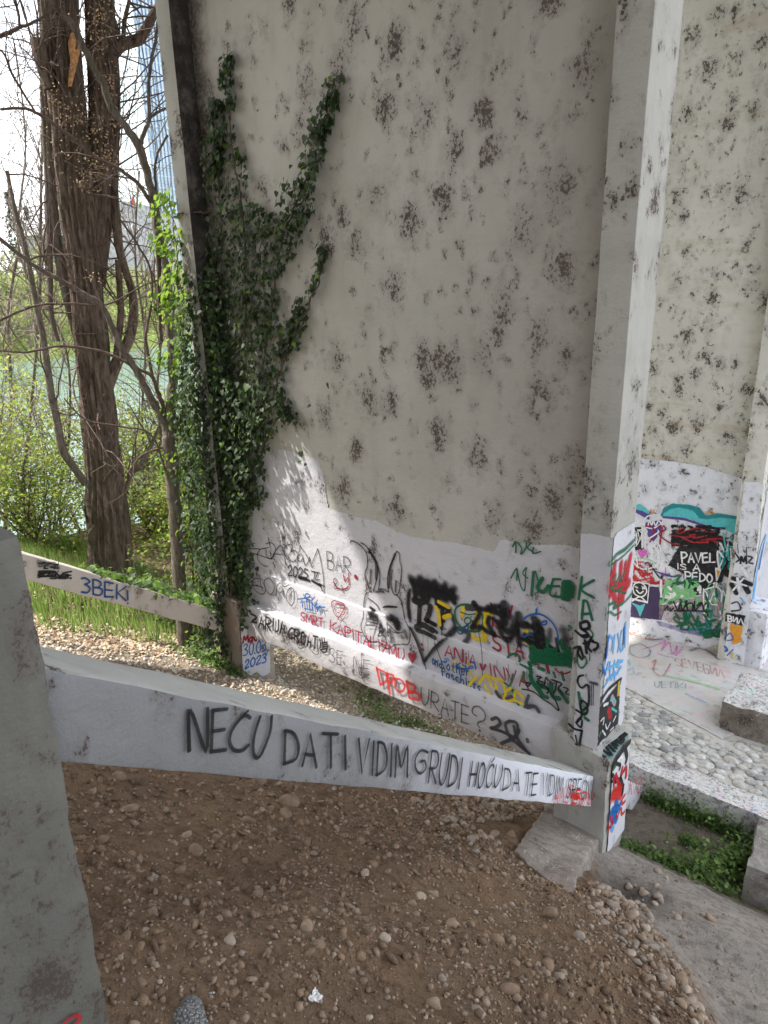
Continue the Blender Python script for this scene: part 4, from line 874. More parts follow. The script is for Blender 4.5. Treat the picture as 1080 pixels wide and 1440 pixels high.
# left foot date
z5 = Zf(340, 840, 5.4)
t = Tag(LEFTS, 'handwriting', 'blue date 30.03 2023 with red letters above')
t.text('Mac', (341, 904), (363, 899), 10, 10, 2.4, 'r', 'm'); t.text('30.03', (341, 922), (375, 914), 16, 17, 1.6, 'b', 'm', .05); t.text('2023', (343, 940), (375, 929), 12, 12, 1.9, 'b', 'm', .1); t.done()
# 3BEK
t = Tag(BEAM2, 'handwriting', 'blue letters on the cream beam')
t.text('3BEK', (114, 832), (180, 845), 21, 19, 2.2, 'B', 'm', .0); t.text('!', (178, 848), (182, 850), 17, 17, 2, 'B'); t.done()
t = Tag(BEAM2, 'graffiti', 'scratched out black words'); scrib(t, (54, 803, 100, 813), 16, 1.6, 'k', seed=2); scrib(t, (54, 790, 82, 799), 10, 1.3, 'k', 't', seed=4)
t.fill([(51, 786), (70, 791), (84, 797), (82, 801), (66, 797), (52, 796)], 'a', 'f', .4); t.done()
t = Tag(STUBS, 'graffiti', 'small crimson loop low on the stub'); t.stroke([(78, 1442), (95, 1428), (106, 1424), (108, 1432), (96, 1440)], 4, 'm', 't'); t.done()
# --- far wall mural
z = Zf(880, 700, 6.353)
t = Tag(FARP, 'graffiti', 'turquoise and purple mural shapes')
t.fill(z('85,60 130,55 185,90 215,140 215,190 150,120 85,110'), 'c', jag=.2); t.fill(z('85,100 150,115 215,150 215,200 90,130'), 'p', jag=.2)
t.fill(z('310,160 340,90 420,50 560,60 660,85 720,160 820,135 1000,165 990,330 900,290 800,270 700,230 520,175 330,175'), 'c', jag=.3)
t.fill(z('310,160 340,90 420,50 560,60 660,85 720,160 660,180 600,110 480,85 400,100 350,130 330,165'), 't', jag=.2); t.fill(z('660,150 720,160 820,135 1000,165 1000,190 850,175 730,190 650,180'), 't', jag=.2)
t.fill(z('330,160 520,175 700,235 850,270 840,290 700,255 520,200 330,180'), 'p', jag=.2)
t.fill(z('180,220 340,190 300,330 250,390 200,350'), 'p', jag=.3)
t.fill(z('20,900 30,780 350,800 380,900 320,1090 10,1060'), 'd', jag=.4); t.fill(z('240,640 440,700 420,710 330,690 260,650'), 'p', jag=.3); t.fill(z('40,930 90,970 130,1060 180,940 130,960'), 'c', jag=.3)
t.fill(z('270,1090 400,1130 700,1190 880,1150 870,1200 700,1240 500,1200 300,1140'), 'p', 'f', .4)
t.fill(z('300,900 600,900 860,800 900,1000 860,1130 700,1180 400,1110 300,1080'), 's', 'f', .4); t.done()
t = Tag(FARP, 'graffiti', 'black overpainted block with white capitals')
t.fill(z('415,300 640,300 830,340 830,480 900,520 880,650 870,740 800,790 720,830 640,840 600,810 520,760 520,680 380,600 480,430 590,430 590,410 415,400'), 'k', jag=.7)
t.fill(z('75,260 150,260 145,460 65,470'), 'k', jag=.4)
scrib(t, tuple(z('420,250')[0])+tuple(z('830,420')[0]), 14, 2.6, 'k', seed=21)
for q in ('860,500 910,680', '620,760 640,840', '700,700 690,840', '840,360 900,440 850,560', '560,740 590,800'): t.stroke(z(q), 7, 'k')
t.text('PAVEL', z('505,575')[0], z('815,575')[0], 14, 12, 1.9, 'w', 'm', -.05); t.text('IS', z('460,635')[0], z('560,645')[0], 8, 8, 1.3, 'w'); t.text('A', z('610,650')[0], z('680,655')[0], 10, 10, 1.7, 'w'); t.text('PEDO', z('535,735')[0], z('790,755')[0], 12, 11, 1.7, 'w')
t.fill(z('800,620 860,630 820,740 808,740'), 'w'); t.fill(z('812,635 850,640 822,720'), 'o'); t.stroke(z('805,785 812,790'), 5, 'w'); t.done()
t = Tag(FARP, 'graffiti', 'layers of small coloured tags')
scrib(t, (886, 745, 926, 800), 16, 1.1, 'wwwkGt', seed=31); scrib(t, (888, 790, 934, 820), 16, 1.8, 'mmRk', seed=32); scrib(t, (930, 815, 985, 850), 22, 2.6, 'GGGwg', seed=33)
scrib(t, (945, 742, 1025, 762), 12, 1.4, 'mkmk', seed=34); scrib(t, (1010, 750, 1034, 800), 18, 1.8, 'tkcwk', seed=35); scrib(t, (990, 820, 1020, 870), 22, 1.4, 'wwsGt', seed=36); scrib(t, (950, 858, 1000, 885), 14, 2.6, 'ggt', seed=37); scrib(t, (985, 870, 1020, 895), 12, 3, 'gtg', seed=38)
for q, w, c in (('200,160 165,200 175,250 240,270 320,230 330,180 280,150 200,160', 1.5, 'w'), ('205,240 215,195 235,240 250,200 270,245 300,200 330,240 360,200 380,250', 1.5, 'w'), ('180,250 240,260 260,310 220,390', 1.8, 'r'), ('290,260 330,240 360,280 300,320 400,400 480,410', 1.8, 'r'), ('330,260 310,410', 1.8, 'r'), ('150,260 150,440', 1.5, 'w'), ('170,270 200,360 300,300', 1.5, 'w'), ('100,330 98,410', 1.8, 'w'), ('290,470 300,560 240,620 140,630 70,570', 1.5, 'w'), ('60,600 90,500 110,600', 1.5, 'w'), ('240,440 290,400 320,480', 1.4, 'w'), ('60,480 120,490', 1.4, 'w')): t.stroke(z(q), w, c, 'm')
t.fill(z('148,545 112,490 112,462 130,455 150,470 175,455 198,470 195,495'), 'P'); t.fill(z('50,740 220,760 200,940 40,900'), 'w', jag=.3); t.fill(z('60,750 210,770 195,920 50,890'), 'k', jag=.3)
for q in ('70,790 90,760 140,755 180,790 190,840 150,880 90,860 70,820 70,790', '90,790 110,800', '150,790 175,810', '155,810 175,790', '100,820 130,850 160,830', '60,920 130,880 190,930'): t.stroke(z(q), 1.5, 'w')
for q in ('430,920 470,1000 490,930 510,1000 550,920', '560,1000 550,950 600,940 600,1000', '620,920 620,1000 680,940', '440,1005 700,1010 740,1050', '640,960 680,930 700,990', '710,950 740,930 735,970', '350,1000 380,960 380,1000', '400,980 400,1010 430,980'): t.stroke(z(q), 1.7, 'k')
for q in ('450,1030 480,1080', '520,1030 540,1130 580,1040', '600,1050 640,1140', '700,1040 740,1100', '440,700 490,690 460,740 500,760 430,760', '720,880 740,940', '810,810 815,880'): t.stroke(z(q), 2.6, 'g')
for q in ('230,100 240,140 260,100', '720,120 740,140 760,115 800,140'): t.stroke(z(q), 1.2, 'o')
for x in (130, 200, 240, 360, 500): t.stroke(z('%d,620 %d,700' % (x, x)), .9, 'm', 't')
t.done()
z = Zf(880, 840, 5.4)
t = Tag(FARF, 'graffiti', 'small tags and orange letters on the far pilaster')
zq = Zf(1000, 640, 4.8)
for q, w, c in (('165,660 190,700 170,720', 1.6, 'k'), ('180,600 185,660', .9, 'k'), ('240,620 240,700', .9, 'k'), ('200,730 205,680 220,720 235,680 240,730', 2, 'k'), ('250,680 280,690 255,720 280,730', 1.8, 'k'), ('150,830 220,850 270,870', 5, 'k'), ('140,870 170,930', 5, 'k'), ('230,880 250,920', 6, 'k'), ('210,760 250,820', 4, 'w'), ('180,830 190,900', 3, 'w'), ('140,850 240,880', 2, 'w'), ('150,910 220,830', 2, 'w'), ('140,1000 180,990 200,1040 140,1050', 1.6, 'k'), ('200,960 230,1000', 1.4, 'L')): t.stroke(zq(q), w, c, 'm')
t.fill(zq('100,1060 235,1080 215,1150 95,1120'), 'k', jag=.4); t.text('BИЛ', zq('115,1120')[0], zq('225,1140')[0], 8, 8, 1.5, 'w')
t.fill(zq('130,1140 220,1150 200,1260 150,1280 130,1220'), 'o', jag=1.2); t.stroke(zq('95,1230 130,1200 150,1240 110,1250'), 1.2, 'b'); t.stroke(zq('95,1290 110,1310 100,1320'), 2.4, 'b'); t.stroke(zq('110,1350 150,1310'), 1.2, 'b'); t.stroke(zq('140,1330 142,1370'), 2, 'y'); t.done()
t = Tag(FARS, 'graffiti', 'blue streaks down the far pilaster side')
for q, w, c in (('360,560 330,640 300,800 280,960 250,1100', 6, 'L'), ('350,600 320,760', 3, 'b'), ('270,960 240,1150', 4, 'L'), ('345,580 300,760', 1.4, 'w'), ('300,760 260,1000', 1.4, 'w'), ('260,980 290,1000', 1.4, 'm')): t.stroke(zq(q), w, c, 'm')
t.done()
t = Tag(APR, 'graffiti', 'faded floor lettering in pink, blue and red')
t.text('PLAVI', z('395,320')[0], z('570,345')[0], 9, 9, 1.3, 'B', 'f', -.1)
for q in ('120,400 220,370 250,360 300,330 270,410 330,340 350,440 390,370 380,450 430,380', '240,430 300,450 360,460'): t.stroke(z(q), 2.4, 'P', 'f')
t.text('SEVEБИЛ', z('380,520')[0], z('760,620')[0], 11, 13, 1.5, 'm', 'f', -.2); t.text('UETIKI', z('220,690')[0], z('470,700')[0], 8, 8, 1.4, 't', 'f')
for q, w, c in (('40,360 30,420 90,460 170,450 180,400 110,360 50,370', 2, 'a'), ('50,240 130,220 240,270', 7, 'a'), ('490,410 560,390 640,420 700,470', 5, 'a'), ('200,500 230,480 210,560 280,600 340,510', 2, 'm'), ('20,560 50,540 60,580 20,590', 1.6, 'L'), ('20,480 30,520', 2, 'L'), ('20,150 120,190 230,230', 3.5, 'R'), ('30,280 110,300', 3, 'm'), ('200,330 260,320', 4, 't'), ('130,280 200,300', 4, 'c'), ('460,740 600,800', 4, 'L'), ('300,600 500,640 700,700', 6, 'G'), ('290,310 360,320 430,360', 2, 'a')): t.stroke(z(q), w, c, 'f')
scrib(t, (884, 868, 940, 900), 14, 1.8, 'mRcaLs', 'f', seed=41); t.done()
# ------------------------------------------------------------------ vegetation helpers
def quads(name, P, N, T, w, l, mats, parent=None, midx=None, shape='leaf'):
    """leaf faces: P pos, N normal, T tip direction (world), w,l sizes; folded along the midrib"""
    n = len(P); N = N/np.linalg.norm(N, axis=1)[:, None]; T = T-N*np.sum(T*N, 1)[:, None]; T /= np.maximum(np.linalg.norm(T, axis=1), 1e-6)[:, None]
    B = np.cross(N, T)
    if shape == 'ivy':
        tv = np.array([(0, 0, 0), (-.30, -.16, .04), (-.52, .12, .10), (-.44, .42, .07), (0, 1.0, -.12), (.44, .42, .07), (.52, .12, .10), (.30, -.16, .04), (0, .45, -.02)])
        tf = np.array([(0, 8, 1), (1, 8, 2), (2, 8, 3), (3, 8, 4), (4, 8, 5), (5, 8, 6), (6, 8, 7), (7, 8, 0)])
    elif shape == 'blade':
        tv = np.array([(-.5, 0, 0), (.5, 0, 0), (-.3, .5, .12), (.3, .5, .12), (0, 1., .45)]); tf = np.array([(0, 1, 3), (0, 3, 2), (2, 3, 4)])
    else:
        tv = np.array([(0, 0, 0), (-.5, .45, .12), (0, 1., 0), (.5, .45, .12)]); tf = np.array([(0, 2, 1), (0, 3, 2)])
    V = P[:, None]+B[:, None]*(tv[None, :, :1]*w[:, None, None])+T[:, None]*(tv[None, :, 1:2]*l[:, None, None])+N[:, None]*(tv[None, :, 2:]*w[:, None, None])
    Fc = (tf[None]+(np.arange(n)*len(tv))[:, None, None]).reshape(-1, 3)
    me = mesh_np(name, V.reshape(-1, 3), Fc, shape == 'ivy'); o = link(name, me, parent, mats)
    if midx is not None: me.polygons.foreach_set('material_index', np.repeat(midx, len(tf)).astype(np.int32))
    return o
def rv(n): a = RN.normal(size=(n, 3)); return a/np.linalg.norm(a, axis=1)[:, None]
class Tubes:
    def __init__(s): s.V = []; s.F = []; s.n = 0
    def add(s, P, R_, k=6, ridge=None):
        P = np.asarray(P, float); R_ = np.asarray(R_, float)
        T = np.gradient(P, axis=0); T /= np.maximum(np.linalg.norm(T, axis=1), 1e-9)[:, None]
        ref = np.array([.31, .9, .1]); 
        A = np.cross(T, ref); A /= np.maximum(np.linalg.norm(A, axis=1), 1e-6)[:, None]; Bv = np.cross(T, A)
        th = np.arange(k)*2*math.pi/k
        rr = np.repeat(R_[:, None], k, 1)
        if ridge is not None: rr = rr*ridge(np.arange(len(P))[:, None]/max(1, len(P)-1), th[None, :], P)
        V = P[:, None]+rr[..., None]*(A[:, None]*np.cos(th)[None, :, None]+Bv[:, None]*np.sin(th)[None, :, None])
        m = len(P); i = np.arange(m*k).reshape(m, k)+s.n; j = np.roll(i, -1, 1)
        s.F.append(np.stack([i[:-1], j[:-1], j[1:], i[1:]], -1).reshape(-1, 4)); s.V.append(V.reshape(-1, 3)); s.n += m*k
    def build(s, name, mat, parent=None):
        return link(name, mesh_np(name, np.concatenate(s.V), np.concatenate(s.F), True), parent, [mat])
def cat(P, n=5):
    P = [np.asarray(p, float) for p in P]; out = []
    for i in range(len(P)-1):
        a, b_, c_, d_ = P[max(i-1, 0)], P[i], P[i+1], P[min(i+2, len(P)-1)]
        for t in np.linspace(0, 1, n+1)[:-1]: out.append(.5*(2*b_+(c_-a)*t+(2*a-5*b_+4*c_-d_)*t*t+(3*b_-a-3*c_+d_)*t**3))
    out.append(P[-1]); return np.array(out)
def bark(name, c1, c2, moss=.25, sc=1.):
    b = NB(name)
    v = b.scl((9*sc, 9*sc, 2.2*sc)); n1 = b.noise(1.6, 6, .7, v, .6); w = b.voro(2.2, v)
    c = b.mix(b.step(n1, .35, .65), c1, c2)
    c = b.mix(b.mth('MULTIPLY', b.step(b.noise(1.3, 4, .6), .5, .68), moss), c, (.10, .11, .055))
    c = b.mix(b.step(n1, .42, .30, 0, .7), c, tuple(x*.35 for x in c1))
    h = b.mth('ADD', n1, b.mth('MULTIPLY', b.noise(40, 4, .7), .15))
    return b.out(c, .92, b.bump(h, 1., .05/sc), .1)
M_bark = bark('bark_brown', (.080, .058, .046), (.225, .178, .145)); M_bark2 = bark('bark_grey', (.11, .09, .075), (.22, .19, .165), .35, 2.); M_twig = solid('twig_bark', (.13, .095, .08), .3, 20, .9); M_twigp = solid('pale_twig', (.26, .22, .19), .25, 20, .9)
def tr(d, base):
    """traced limb -> 3D points on the upright plane through the tree base facing the viewpoint"""
    n = np.array([base[0], base[1], 0.]); dd = n@np.array([base[0], base[1], 0]); P, R_ = [], []
    for q in d:
        r = ray(q[0], q[1]); off = q[3] if len(q) > 3 else 0
        p = r*(dd/(n@r)); p = p*(1+off/np.linalg.norm(p)); P.append(W(p)); R_.append(q[2]*.5*np.linalg.norm(p)/F*.93)
    return P, R_
def limb(tb, d, base, k=7, sub=5, ridge=None):
    P, R_ = tr(d, base); Pc = cat(P, sub); Rc = cat([np.array([r]) for r in R_], sub)[:, 0]
    if ridge is None: Pc[1:-1] += RN.normal(size=Pc[1:-1].shape)*Rc[1:-1, None]*.12
    tb.add(Pc, Rc, k, ridge); return Pc, Rc
def twigs(tb, Pc, Rc, n, L, r0, depth=2, rngs=None, droop=.0):
    r = rngs or random
    for _ in range(n):
        i = r.randrange(1, len(Pc)-1); T = Pc[min(i+1, len(Pc)-1)]-Pc[i-1]; T = T/max(np.linalg.norm(T), 1e-6)
        d = np.array([r.gauss(0, 1), r.gauss(0, .6), r.gauss(.15, .8)]); d = d/np.linalg.norm(d)+T*.5
        Q = [Pc[i]]; l = L*r.uniform(.5, 1.3); st = 7; cur = d/np.linalg.norm(d); bend = np.array([r.gauss(0, .22), r.gauss(0, .1), r.gauss(.05-droop, .22)])
        for k in range(st):
            cur = cur+bend+np.array([r.gauss(0, .16), r.gauss(0, .1), r.gauss(0, .16)]); cur /= np.linalg.norm(cur); Q.append(Q[-1]+cur*l/st)
        Q = np.array(Q); ra = min(r0, Rc[i]*.6)*np.linspace(1, .25, len(Q)); tb.add(Q, ra, 4)
        if depth > 0: twigs(tb, Q, ra, 2, L*.55, r0*.55, depth-1, r, droop)
# ------------------------------------------------------------------ big tree
def groundpt(u, v): return (u, v, float(H(u, v)))
bt = (10.5, 5.42); big = empty('riverside_tree', groundpt(*bt), 'huge old tree with two rough brown trunks at the left', 'tree')
def rid(seed, amp=.1, nr=15):
    def f(t, th, P):
        z = P[:, 2][:, None]
        a = np.sin(nr*th+1.8*np.sin(z*.9+seed)+1.2*np.sin(z*2.3+th*2))+.6*np.sin(nr*1.9*th+2*np.sin(z*1.7)+seed)
        return 1+amp*.5*a+.05*np.sin(3*th+z*.8+seed)+.025*np.sin(z*9+th*5)*np.sin(th*4+z*3)
    return f
t1 = Tubes(); main = [(162, 850, 68), (158, 800, 57), (150, 700, 50), (140, 600, 43), (130, 500, 41), (122, 420, 39), (114, 340, 40), (108, 280, 42), (101, 200, 40), (91, 100, 40), (82, 0, 40), (76, -80, 38)]
mp, mr = limb(t1, main, bt, 72, 14, rid(1, .2, 19)); t1.build('trunk', M_bark, big)
t1 = Tubes(); second = [(130, 400, 30, .1), (137, 300, 36, .1), (144, 230, 36, .05), (147, 150, 34), (144, 80, 33), (139, 0, 31), (135, -80, 29)]
sp, sr = limb(t1, second, bt, 60, 14, rid(4, .2, 17)); t1.build('trunk', M_bark, big)
BL = [
 ([(150, 545, 18), (164, 510, 16), (180, 480, 14), (188, 445, 13), (186, 410, 11), (178, 385, 10), (168, 350, 11), (165, 320, 12), (160, 270, 12), (158, 225, 13), (156, 180, 12)], 0),
 ([(160, 520, 8), (166, 480, 9), (170, 440, 9), (168, 400, 8), (166, 365, 8)], 0),
 ([(150, 90, 16), (163, 68, 16), (180, 60, 13), (196, 54, 13), (208, 35, 11), (217, 18, 10), (235, -10, 9)], 0),
 ([(70, 125, 14, -.2), (60, 90, 16, -.2), (52, 55, 17, -.2)], 0),
 ([(108, 480, 8, .3), (96, 420, 14, .3), (84, 360, 13, .3), (76, 300, 12, .3), (70, 230, 11, .3), (68, 170, 9, .3), (60, 110, 8, .3)], 1),
 ([(82, 480, 5, .3), (72, 440, 7, .3), (70, 380, 8, .3), (68, 300, 7, .3), (66, 240, 7, .3), (58, 120, 5, .3)], 1),
 ([(120, 680, 11, -.2), (104, 658, 10, -.25), (88, 632, 11, -.3), (80, 590, 10, -.3), (73, 560, 10, -.3), (66, 510, 9, -.3), (60, 470, 8, -.3), (48, 410, 7, -.3), (35, 345, 6, -.3), (20, 290, 5, -.3), (10, 240, 4, -.3)], 1),
 ([(176, 690, 6, -.1), (186, 665, 7, -.2), (200, 650, 6, -.25), (215, 620, 5, -.3), (224, 600, 5, -.3)], 1),
 ([(160, 25, 4), (172, 60, 5), (175, 30, 5), (182, 0, 4)], 1)]
TW = Tubes(); rr = random.Random(5)
for d, m_ in BL:
    tb = Tubes(); a, b_ = limb(tb, d, bt, 12, 6, rid(3, .06, 6)); tb.build('branch', (M_bark, M_bark2)[m_], big); twigs(TW, a, b_, 7, 1.3, .014, 2, rr)
twigs(TW, mp, mr, 60, 1.8, .016, 2, rr); twigs(TW, sp, sr, 55, 1.8, .014, 2, rr)
o = TW.build('twigs', M_twig, big); tag(o, kind='stuff')
# torn orange bark strip
P, R_ = tr([(103, 45, 6, -.27), (106, 60, 14, -.29), (104, 85, 9, -.30), (101, 105, 6, -.31), (98, 122, 4, -.32)], bt)
Vt = []; 
for p, r_ in zip(P, R_):
    e = np.array(W(M @ np.array([1., 0, 0]))); Vt += [np.array(p)-e*r_*random.uniform(.8, 1.3), np.array(p)+e*r_*random.uniform(.7, 1.2)]
M_strip = solid('torn_bark', (.50, .27, .12), .4, 25, .8, .5)
link('torn_bark', mesh_np('torn_bark', np.array(Vt), np.array([(2*i, 2*i+1, 2*i+3, 2*i+2) for i in range(4)])), big, [M_strip])
# dry seed clusters
SC = []
for cx, cy, n, sx, sy in ((145, 45, 120, 14, 25), (140, 20, 60, 14, 12), (75, 145, 60, 8, 12), (103, 168, 60, 14, 7), (135, 190, 90, 12, 14), (128, 235, 90, 16, 18), (155, 120, 60, 8, 10), (158, 165, 40, 8, 12), (20, 165, 40, 16, 12), (180, 110, 35, 14, 30), (40, 150, 30, 10, 14), (100, 150, 40, 12, 10), (75, 210, 30, 8, 16), (150, 220, 60, 10, 12), (205, 235, 40, 10, 4), (130, 390, 30, 8, 6), (115, 255, 40, 12, 8)):
    for _ in range(n): SC.append((random.gauss(cx, sx), random.gauss(cy, sy)))
P, _ = tr([(x, y, 1, -.45+random.gauss(0, .12)) for x, y in SC], bt); P = np.array(P)
M_seed = solid('dry_seeds', (.42, .31, .20), .35, 30, .9)
o = quads('seed_cluster', P, rv(len(P)), rv(len(P)), np.full(len(P), .028), np.full(len(P), .03), [M_seed], big); tag(o, kind='stuff')
# ------------------------------------------------------------------ slender tree in front
b2 = (7.35, 4.75); sl = empty('slender_tree', groundpt(*b2), 'slender forked grey tree between the big trunk and the ivy', 'tree')
SL = [([(272, 935, 27), (262, 905, 24), (256, 850, 20), (248, 760, 19), (243, 680, 19), (239, 625, 19), (240, 585, 15), (243, 530, 13), (241, 470, 13), (236, 400, 12), (229, 350, 9), (223, 330, 12), (217, 292, 11), (208, 250, 10), (197, 210, 11), (178, 180, 9), (157, 152, 9), (146, 120, 8), (132, 95, 8), (120, 72, 8), (104, 38, 8), (88, 20, 6), (68, 0, 6), (50, -30, 5)], 1),
      ([(238, 612, 12), (230, 595, 11), (205, 545, 10), (185, 510, 9), (172, 492, 9), (158, 460, 8), (142, 428, 7), (120, 415, 7), (92, 398, 6), (70, 386, 6), (40, 368, 5), (0, 336, 5), (-20, 320, 4)], 1),
      ([(238, 600, 7), (232, 580, 6), (222, 550, 6), (214, 528, 5), (207, 490, 4), (205, 472, 4), (212, 430, 3.5), (214, 400, 3), (210, 375, 3), (200, 355, 3), (188, 335, 3), (170, 310, 2.5)], 0),
      ([(214, 528, 5), (190, 516, 4.5), (150, 497, 4), (120, 490, 4), (80, 487, 3.5), (40, 495, 3), (0, 493, 2.5), (-15, 490, 2.5)], 0),
      ([(228, 480, 4, .1), (226, 470, 5, .1), (224, 420, 5, .1), (222, 330, 7), (220, 270, 4), (218, 240, 3.5), (222, 215, 3), (236, 190, 3)], 0),
      ([(197, 205, 6), (203, 185, 5.5), (210, 165, 5), (209, 120, 4), (213, 85, 4), (219, 55, 4), (222, 30, 3.5)], 1),
      ([(210, 165, 4), (222, 158, 3.5), (233, 152, 3)], 1),
      ([(216, 292, 5), (195, 260, 5), (165, 236, 4.5), (135, 222, 4.5), (110, 200, 4), (80, 178, 4), (50, 158, 4), (28, 152, 3.5), (0, 154, 3)], 0),
      ([(240, 390, 4), (205, 400, 2), (150, 428, 2.5), (100, 427, 3), (50, 430, 3), (0, 450, 3.5), (-15, 452, 3.5)], 0),
      ([(50, 158, 2.5), (20, 110, 3), (8, 80, 2.5), (0, 70, 2)], 0), ([(-10, 55, 5), (10, 47, 5), (28, 38, 4), (50, 30, 3), (72, 15, 2)], 0), ([(28, 38, 3), (26, 20, 3), (20, -5, 3)], 0),
      ([(242, 700, 3), (215, 615, 3), (170, 600, 2.5), (120, 590, 2), (90, 560, 2)], 0), ([(232, 628, 4), (200, 640, 3), (180, 665, 2.5)], 0)]
TW = Tubes(); rr = random.Random(9)
for k_, (d, m_) in enumerate(SL):
    tb = Tubes(); a, b_ = limb(tb, d, b2, 10, 6); tb.build('trunk' if k_ == 0 else 'branch', (M_twig, M_bark2)[m_], sl)
    twigs(TW, a[len(a)//4:], b_[len(b_)//4:], 5 if k_ else 9, .8, .006, 2, rr)
o = TW.build('twigs', M_twig, sl); tag(o, kind='stuff')
# thin bare saplings behind
for j, (pts_, lab) in enumerate([([(30, 700, 5), (45, 560, 4), (55, 430, 4), (57, 330, 4), (58, 260, 3), (60, 180, 3)], 'thin bare sapling left of the big trunk'), ([(225, 800, 5), (232, 700, 4), (222, 560, 4), (226, 470, 3), (215, 380, 3)], 'thin bare sapling between the big trunk and the slender tree'), ([(205, 820, 4), (212, 700, 4), (200, 600, 3.5), (204, 480, 3), (190, 360, 3), (196, 240, 2)], 'thin bare sapling with pale twigs right of the big trunk'), ([(90, 820, 4), (84, 700, 4), (98, 600, 3.5), (90, 480, 3), (28, 360, 3), (36, 200, 2), (20, 60, 2)], 'crooked bare sapling touching the left of the big trunk'), ([(10, 820, 6), (8, 700, 5), (16, 560, 4), (12, 440, 4), (30, 330, 3)], 'thin bare sapling at the left edge of the picture')]):
    bs = (13., 6.5+j*.8); rt = empty('sapling', groundpt(*bs), lab, 'tree'); tb = Tubes(); a, b_ = limb(tb, pts_, bs, 8, 6); tb.build('trunk', M_bark2, rt)
    TW = Tubes(); twigs(TW, a, b_, 75, 2.2, .011, 2, rr); o = TW.build('twigs', M_twigp if j % 2 == 0 else M_twig, rt); tag(o, kind='stuff')
# ------------------------------------------------------------------ shrubs on the bank
def leafmat(name, c, tr_, var=.35):
    b = NB(name); c1 = b.mix(b.step(b.noise(5, 3), .35, .65), tuple(x*(1-var) for x in c), tuple(x*(1+var) for x in c))
    return b.out(c1, .55, None, .3, trans=(.45, tr_))
L_spring = [leafmat('spring_leaf_a', (.22, .30, .05), (.42, .52, .08)), leafmat('spring_leaf_b', (.15, .24, .045), (.30, .42, .06)), leafmat('spring_leaf_c', (.30, .33, .09), (.5, .52, .14))]
L_ivy = [leafmat('ivy_leaf_dark', (.042, .072, .030), (.07, .13, .03)), leafmat('ivy_leaf_mid', (.068, .110, .045), (.11, .20, .04)), leafmat('ivy_leaf_bright', (.13, .23, .04), (.32, .48, .06)), leafmat('ivy_leaf_sheen', (.11, .13, .10), (.06, .10, .03))]  # last, greyish one paints reflective highlights into the leaf colour
def shrub(u, v, hgt, wid, nl, label, lm, ls=.05, seed=0, stems=9, mat=None, group=None):
    r = random.Random(seed); g = groundpt(u, v); rt = empty('shrub', g, label, 'shrub', group); tb = Tubes(); ends = []
    for _ in range(stems):
        Q = [np.array(W(g))]; d = np.array([r.gauss(0, .45), r.gauss(0, .35), 1.]); d /= np.linalg.norm(d); n = 9
        for k in range(n):
            d = d+np.array([r.gauss(0, .16), r.gauss(0, .12), .03]); d /= np.linalg.norm(d); Q.append(Q[-1]+d*hgt/n)
        Q = np.array(Q); Q[:, 0] = g[0]*-1+(Q[:, 0]+g[0])*wid/hgt*1.4; ra = np.linspace(.018, .004, len(Q)); tb.add(Q, ra, 4); ends.append((Q, ra))
    cl = []
    for Q, ra in ends:
        tb2 = Tubes()
        for _ in range(7):
            i = r.randrange(2, len(Q)); d = np.array([r.gauss(0, 1), r.gauss(0, .8), r.gauss(.2, .4)]); d /= np.linalg.norm(d); S_ = [Q[i]]
            for k in range(5): d = d+np.array([r.gauss(0, .2), r.gauss(0, .2), r.gauss(0, .2)]); d /= np.linalg.norm(d); S_.append(S_[-1]+d*wid*.13)
            S_ = np.array(S_); tb.add(S_, np.linspace(.007, .003, 6), 3); cl.append(S_[1:])
    cl = np.concatenate(cl); c = cl[RN.integers(0, len(cl), nl)]+RN.normal(size=(nl, 3))*np.array([.10, .10, .07])*wid/1.5
    tb.build('stems', mat or M_twig, rt); N = rv(nl); N[:, 2] = np.abs(N[:, 2])+.4
    o = quads('leaves', c, N, rv(nl)-np.array([0, 0, .4]), np.full(nl, ls)*RN.uniform(.6, 1.3, nl), ls*1.3*RN.uniform(.6, 1.3, nl), lm, rt, RN.integers(0, len(lm), nl)); tag(o, kind='stuff'); return rt
SH = [(13.0, 4.6, 3.0, 2.2, 'leafy spring shrub at the left edge behind the pier stub'), (14.5, 6.4, 3.4, 2.6, 'tall light green shrub left of the big trunk'), (12.8, 5.4, 1.8, 1.8, 'low shrub with brown twigs left of the big trunk foot'), (13.6, 8.6, 3.2, 2.0, 'light green shrub just right of the big trunk'), (12.6, 8.9, 2.5, 1.6, 'loose shrub between the big trunk and the slender tree'), (11.6, 8.3, 1.9, 1.4, 'small leafy shrub below the slender tree fork'), (14.8, 10.8, 3.2, 1.8, 'pale shrub seen right of the slender tree'), (15.5, 8.0, 3.8, 2.6, 'tall loose shrub behind the big trunk'), (15.6, 5.2, 4.2, 2.8, 'tallest pale shrub near the water at the left edge'), (10.6, 7.3, 1.5, 1.5, 'leafy shrub low between the big trunk and the slender trunk'), (11.8, 7.2, 2.1, 1.6, 'yellow green shrub touching the right side of the big trunk'), (10.2, 8.6, 1.9, 1.5, 'green shrub close behind the outer ivy')]
for i, (u, v, h_, w_, lab) in enumerate(SH): shrub(u, v, h_, w_, 3400, lab, [L_spring[0], L_spring[2], L_spring[1]] if i % 2 else L_spring, .058, 50+i, 15, M_twigp if i % 3 == 0 else M_twig)
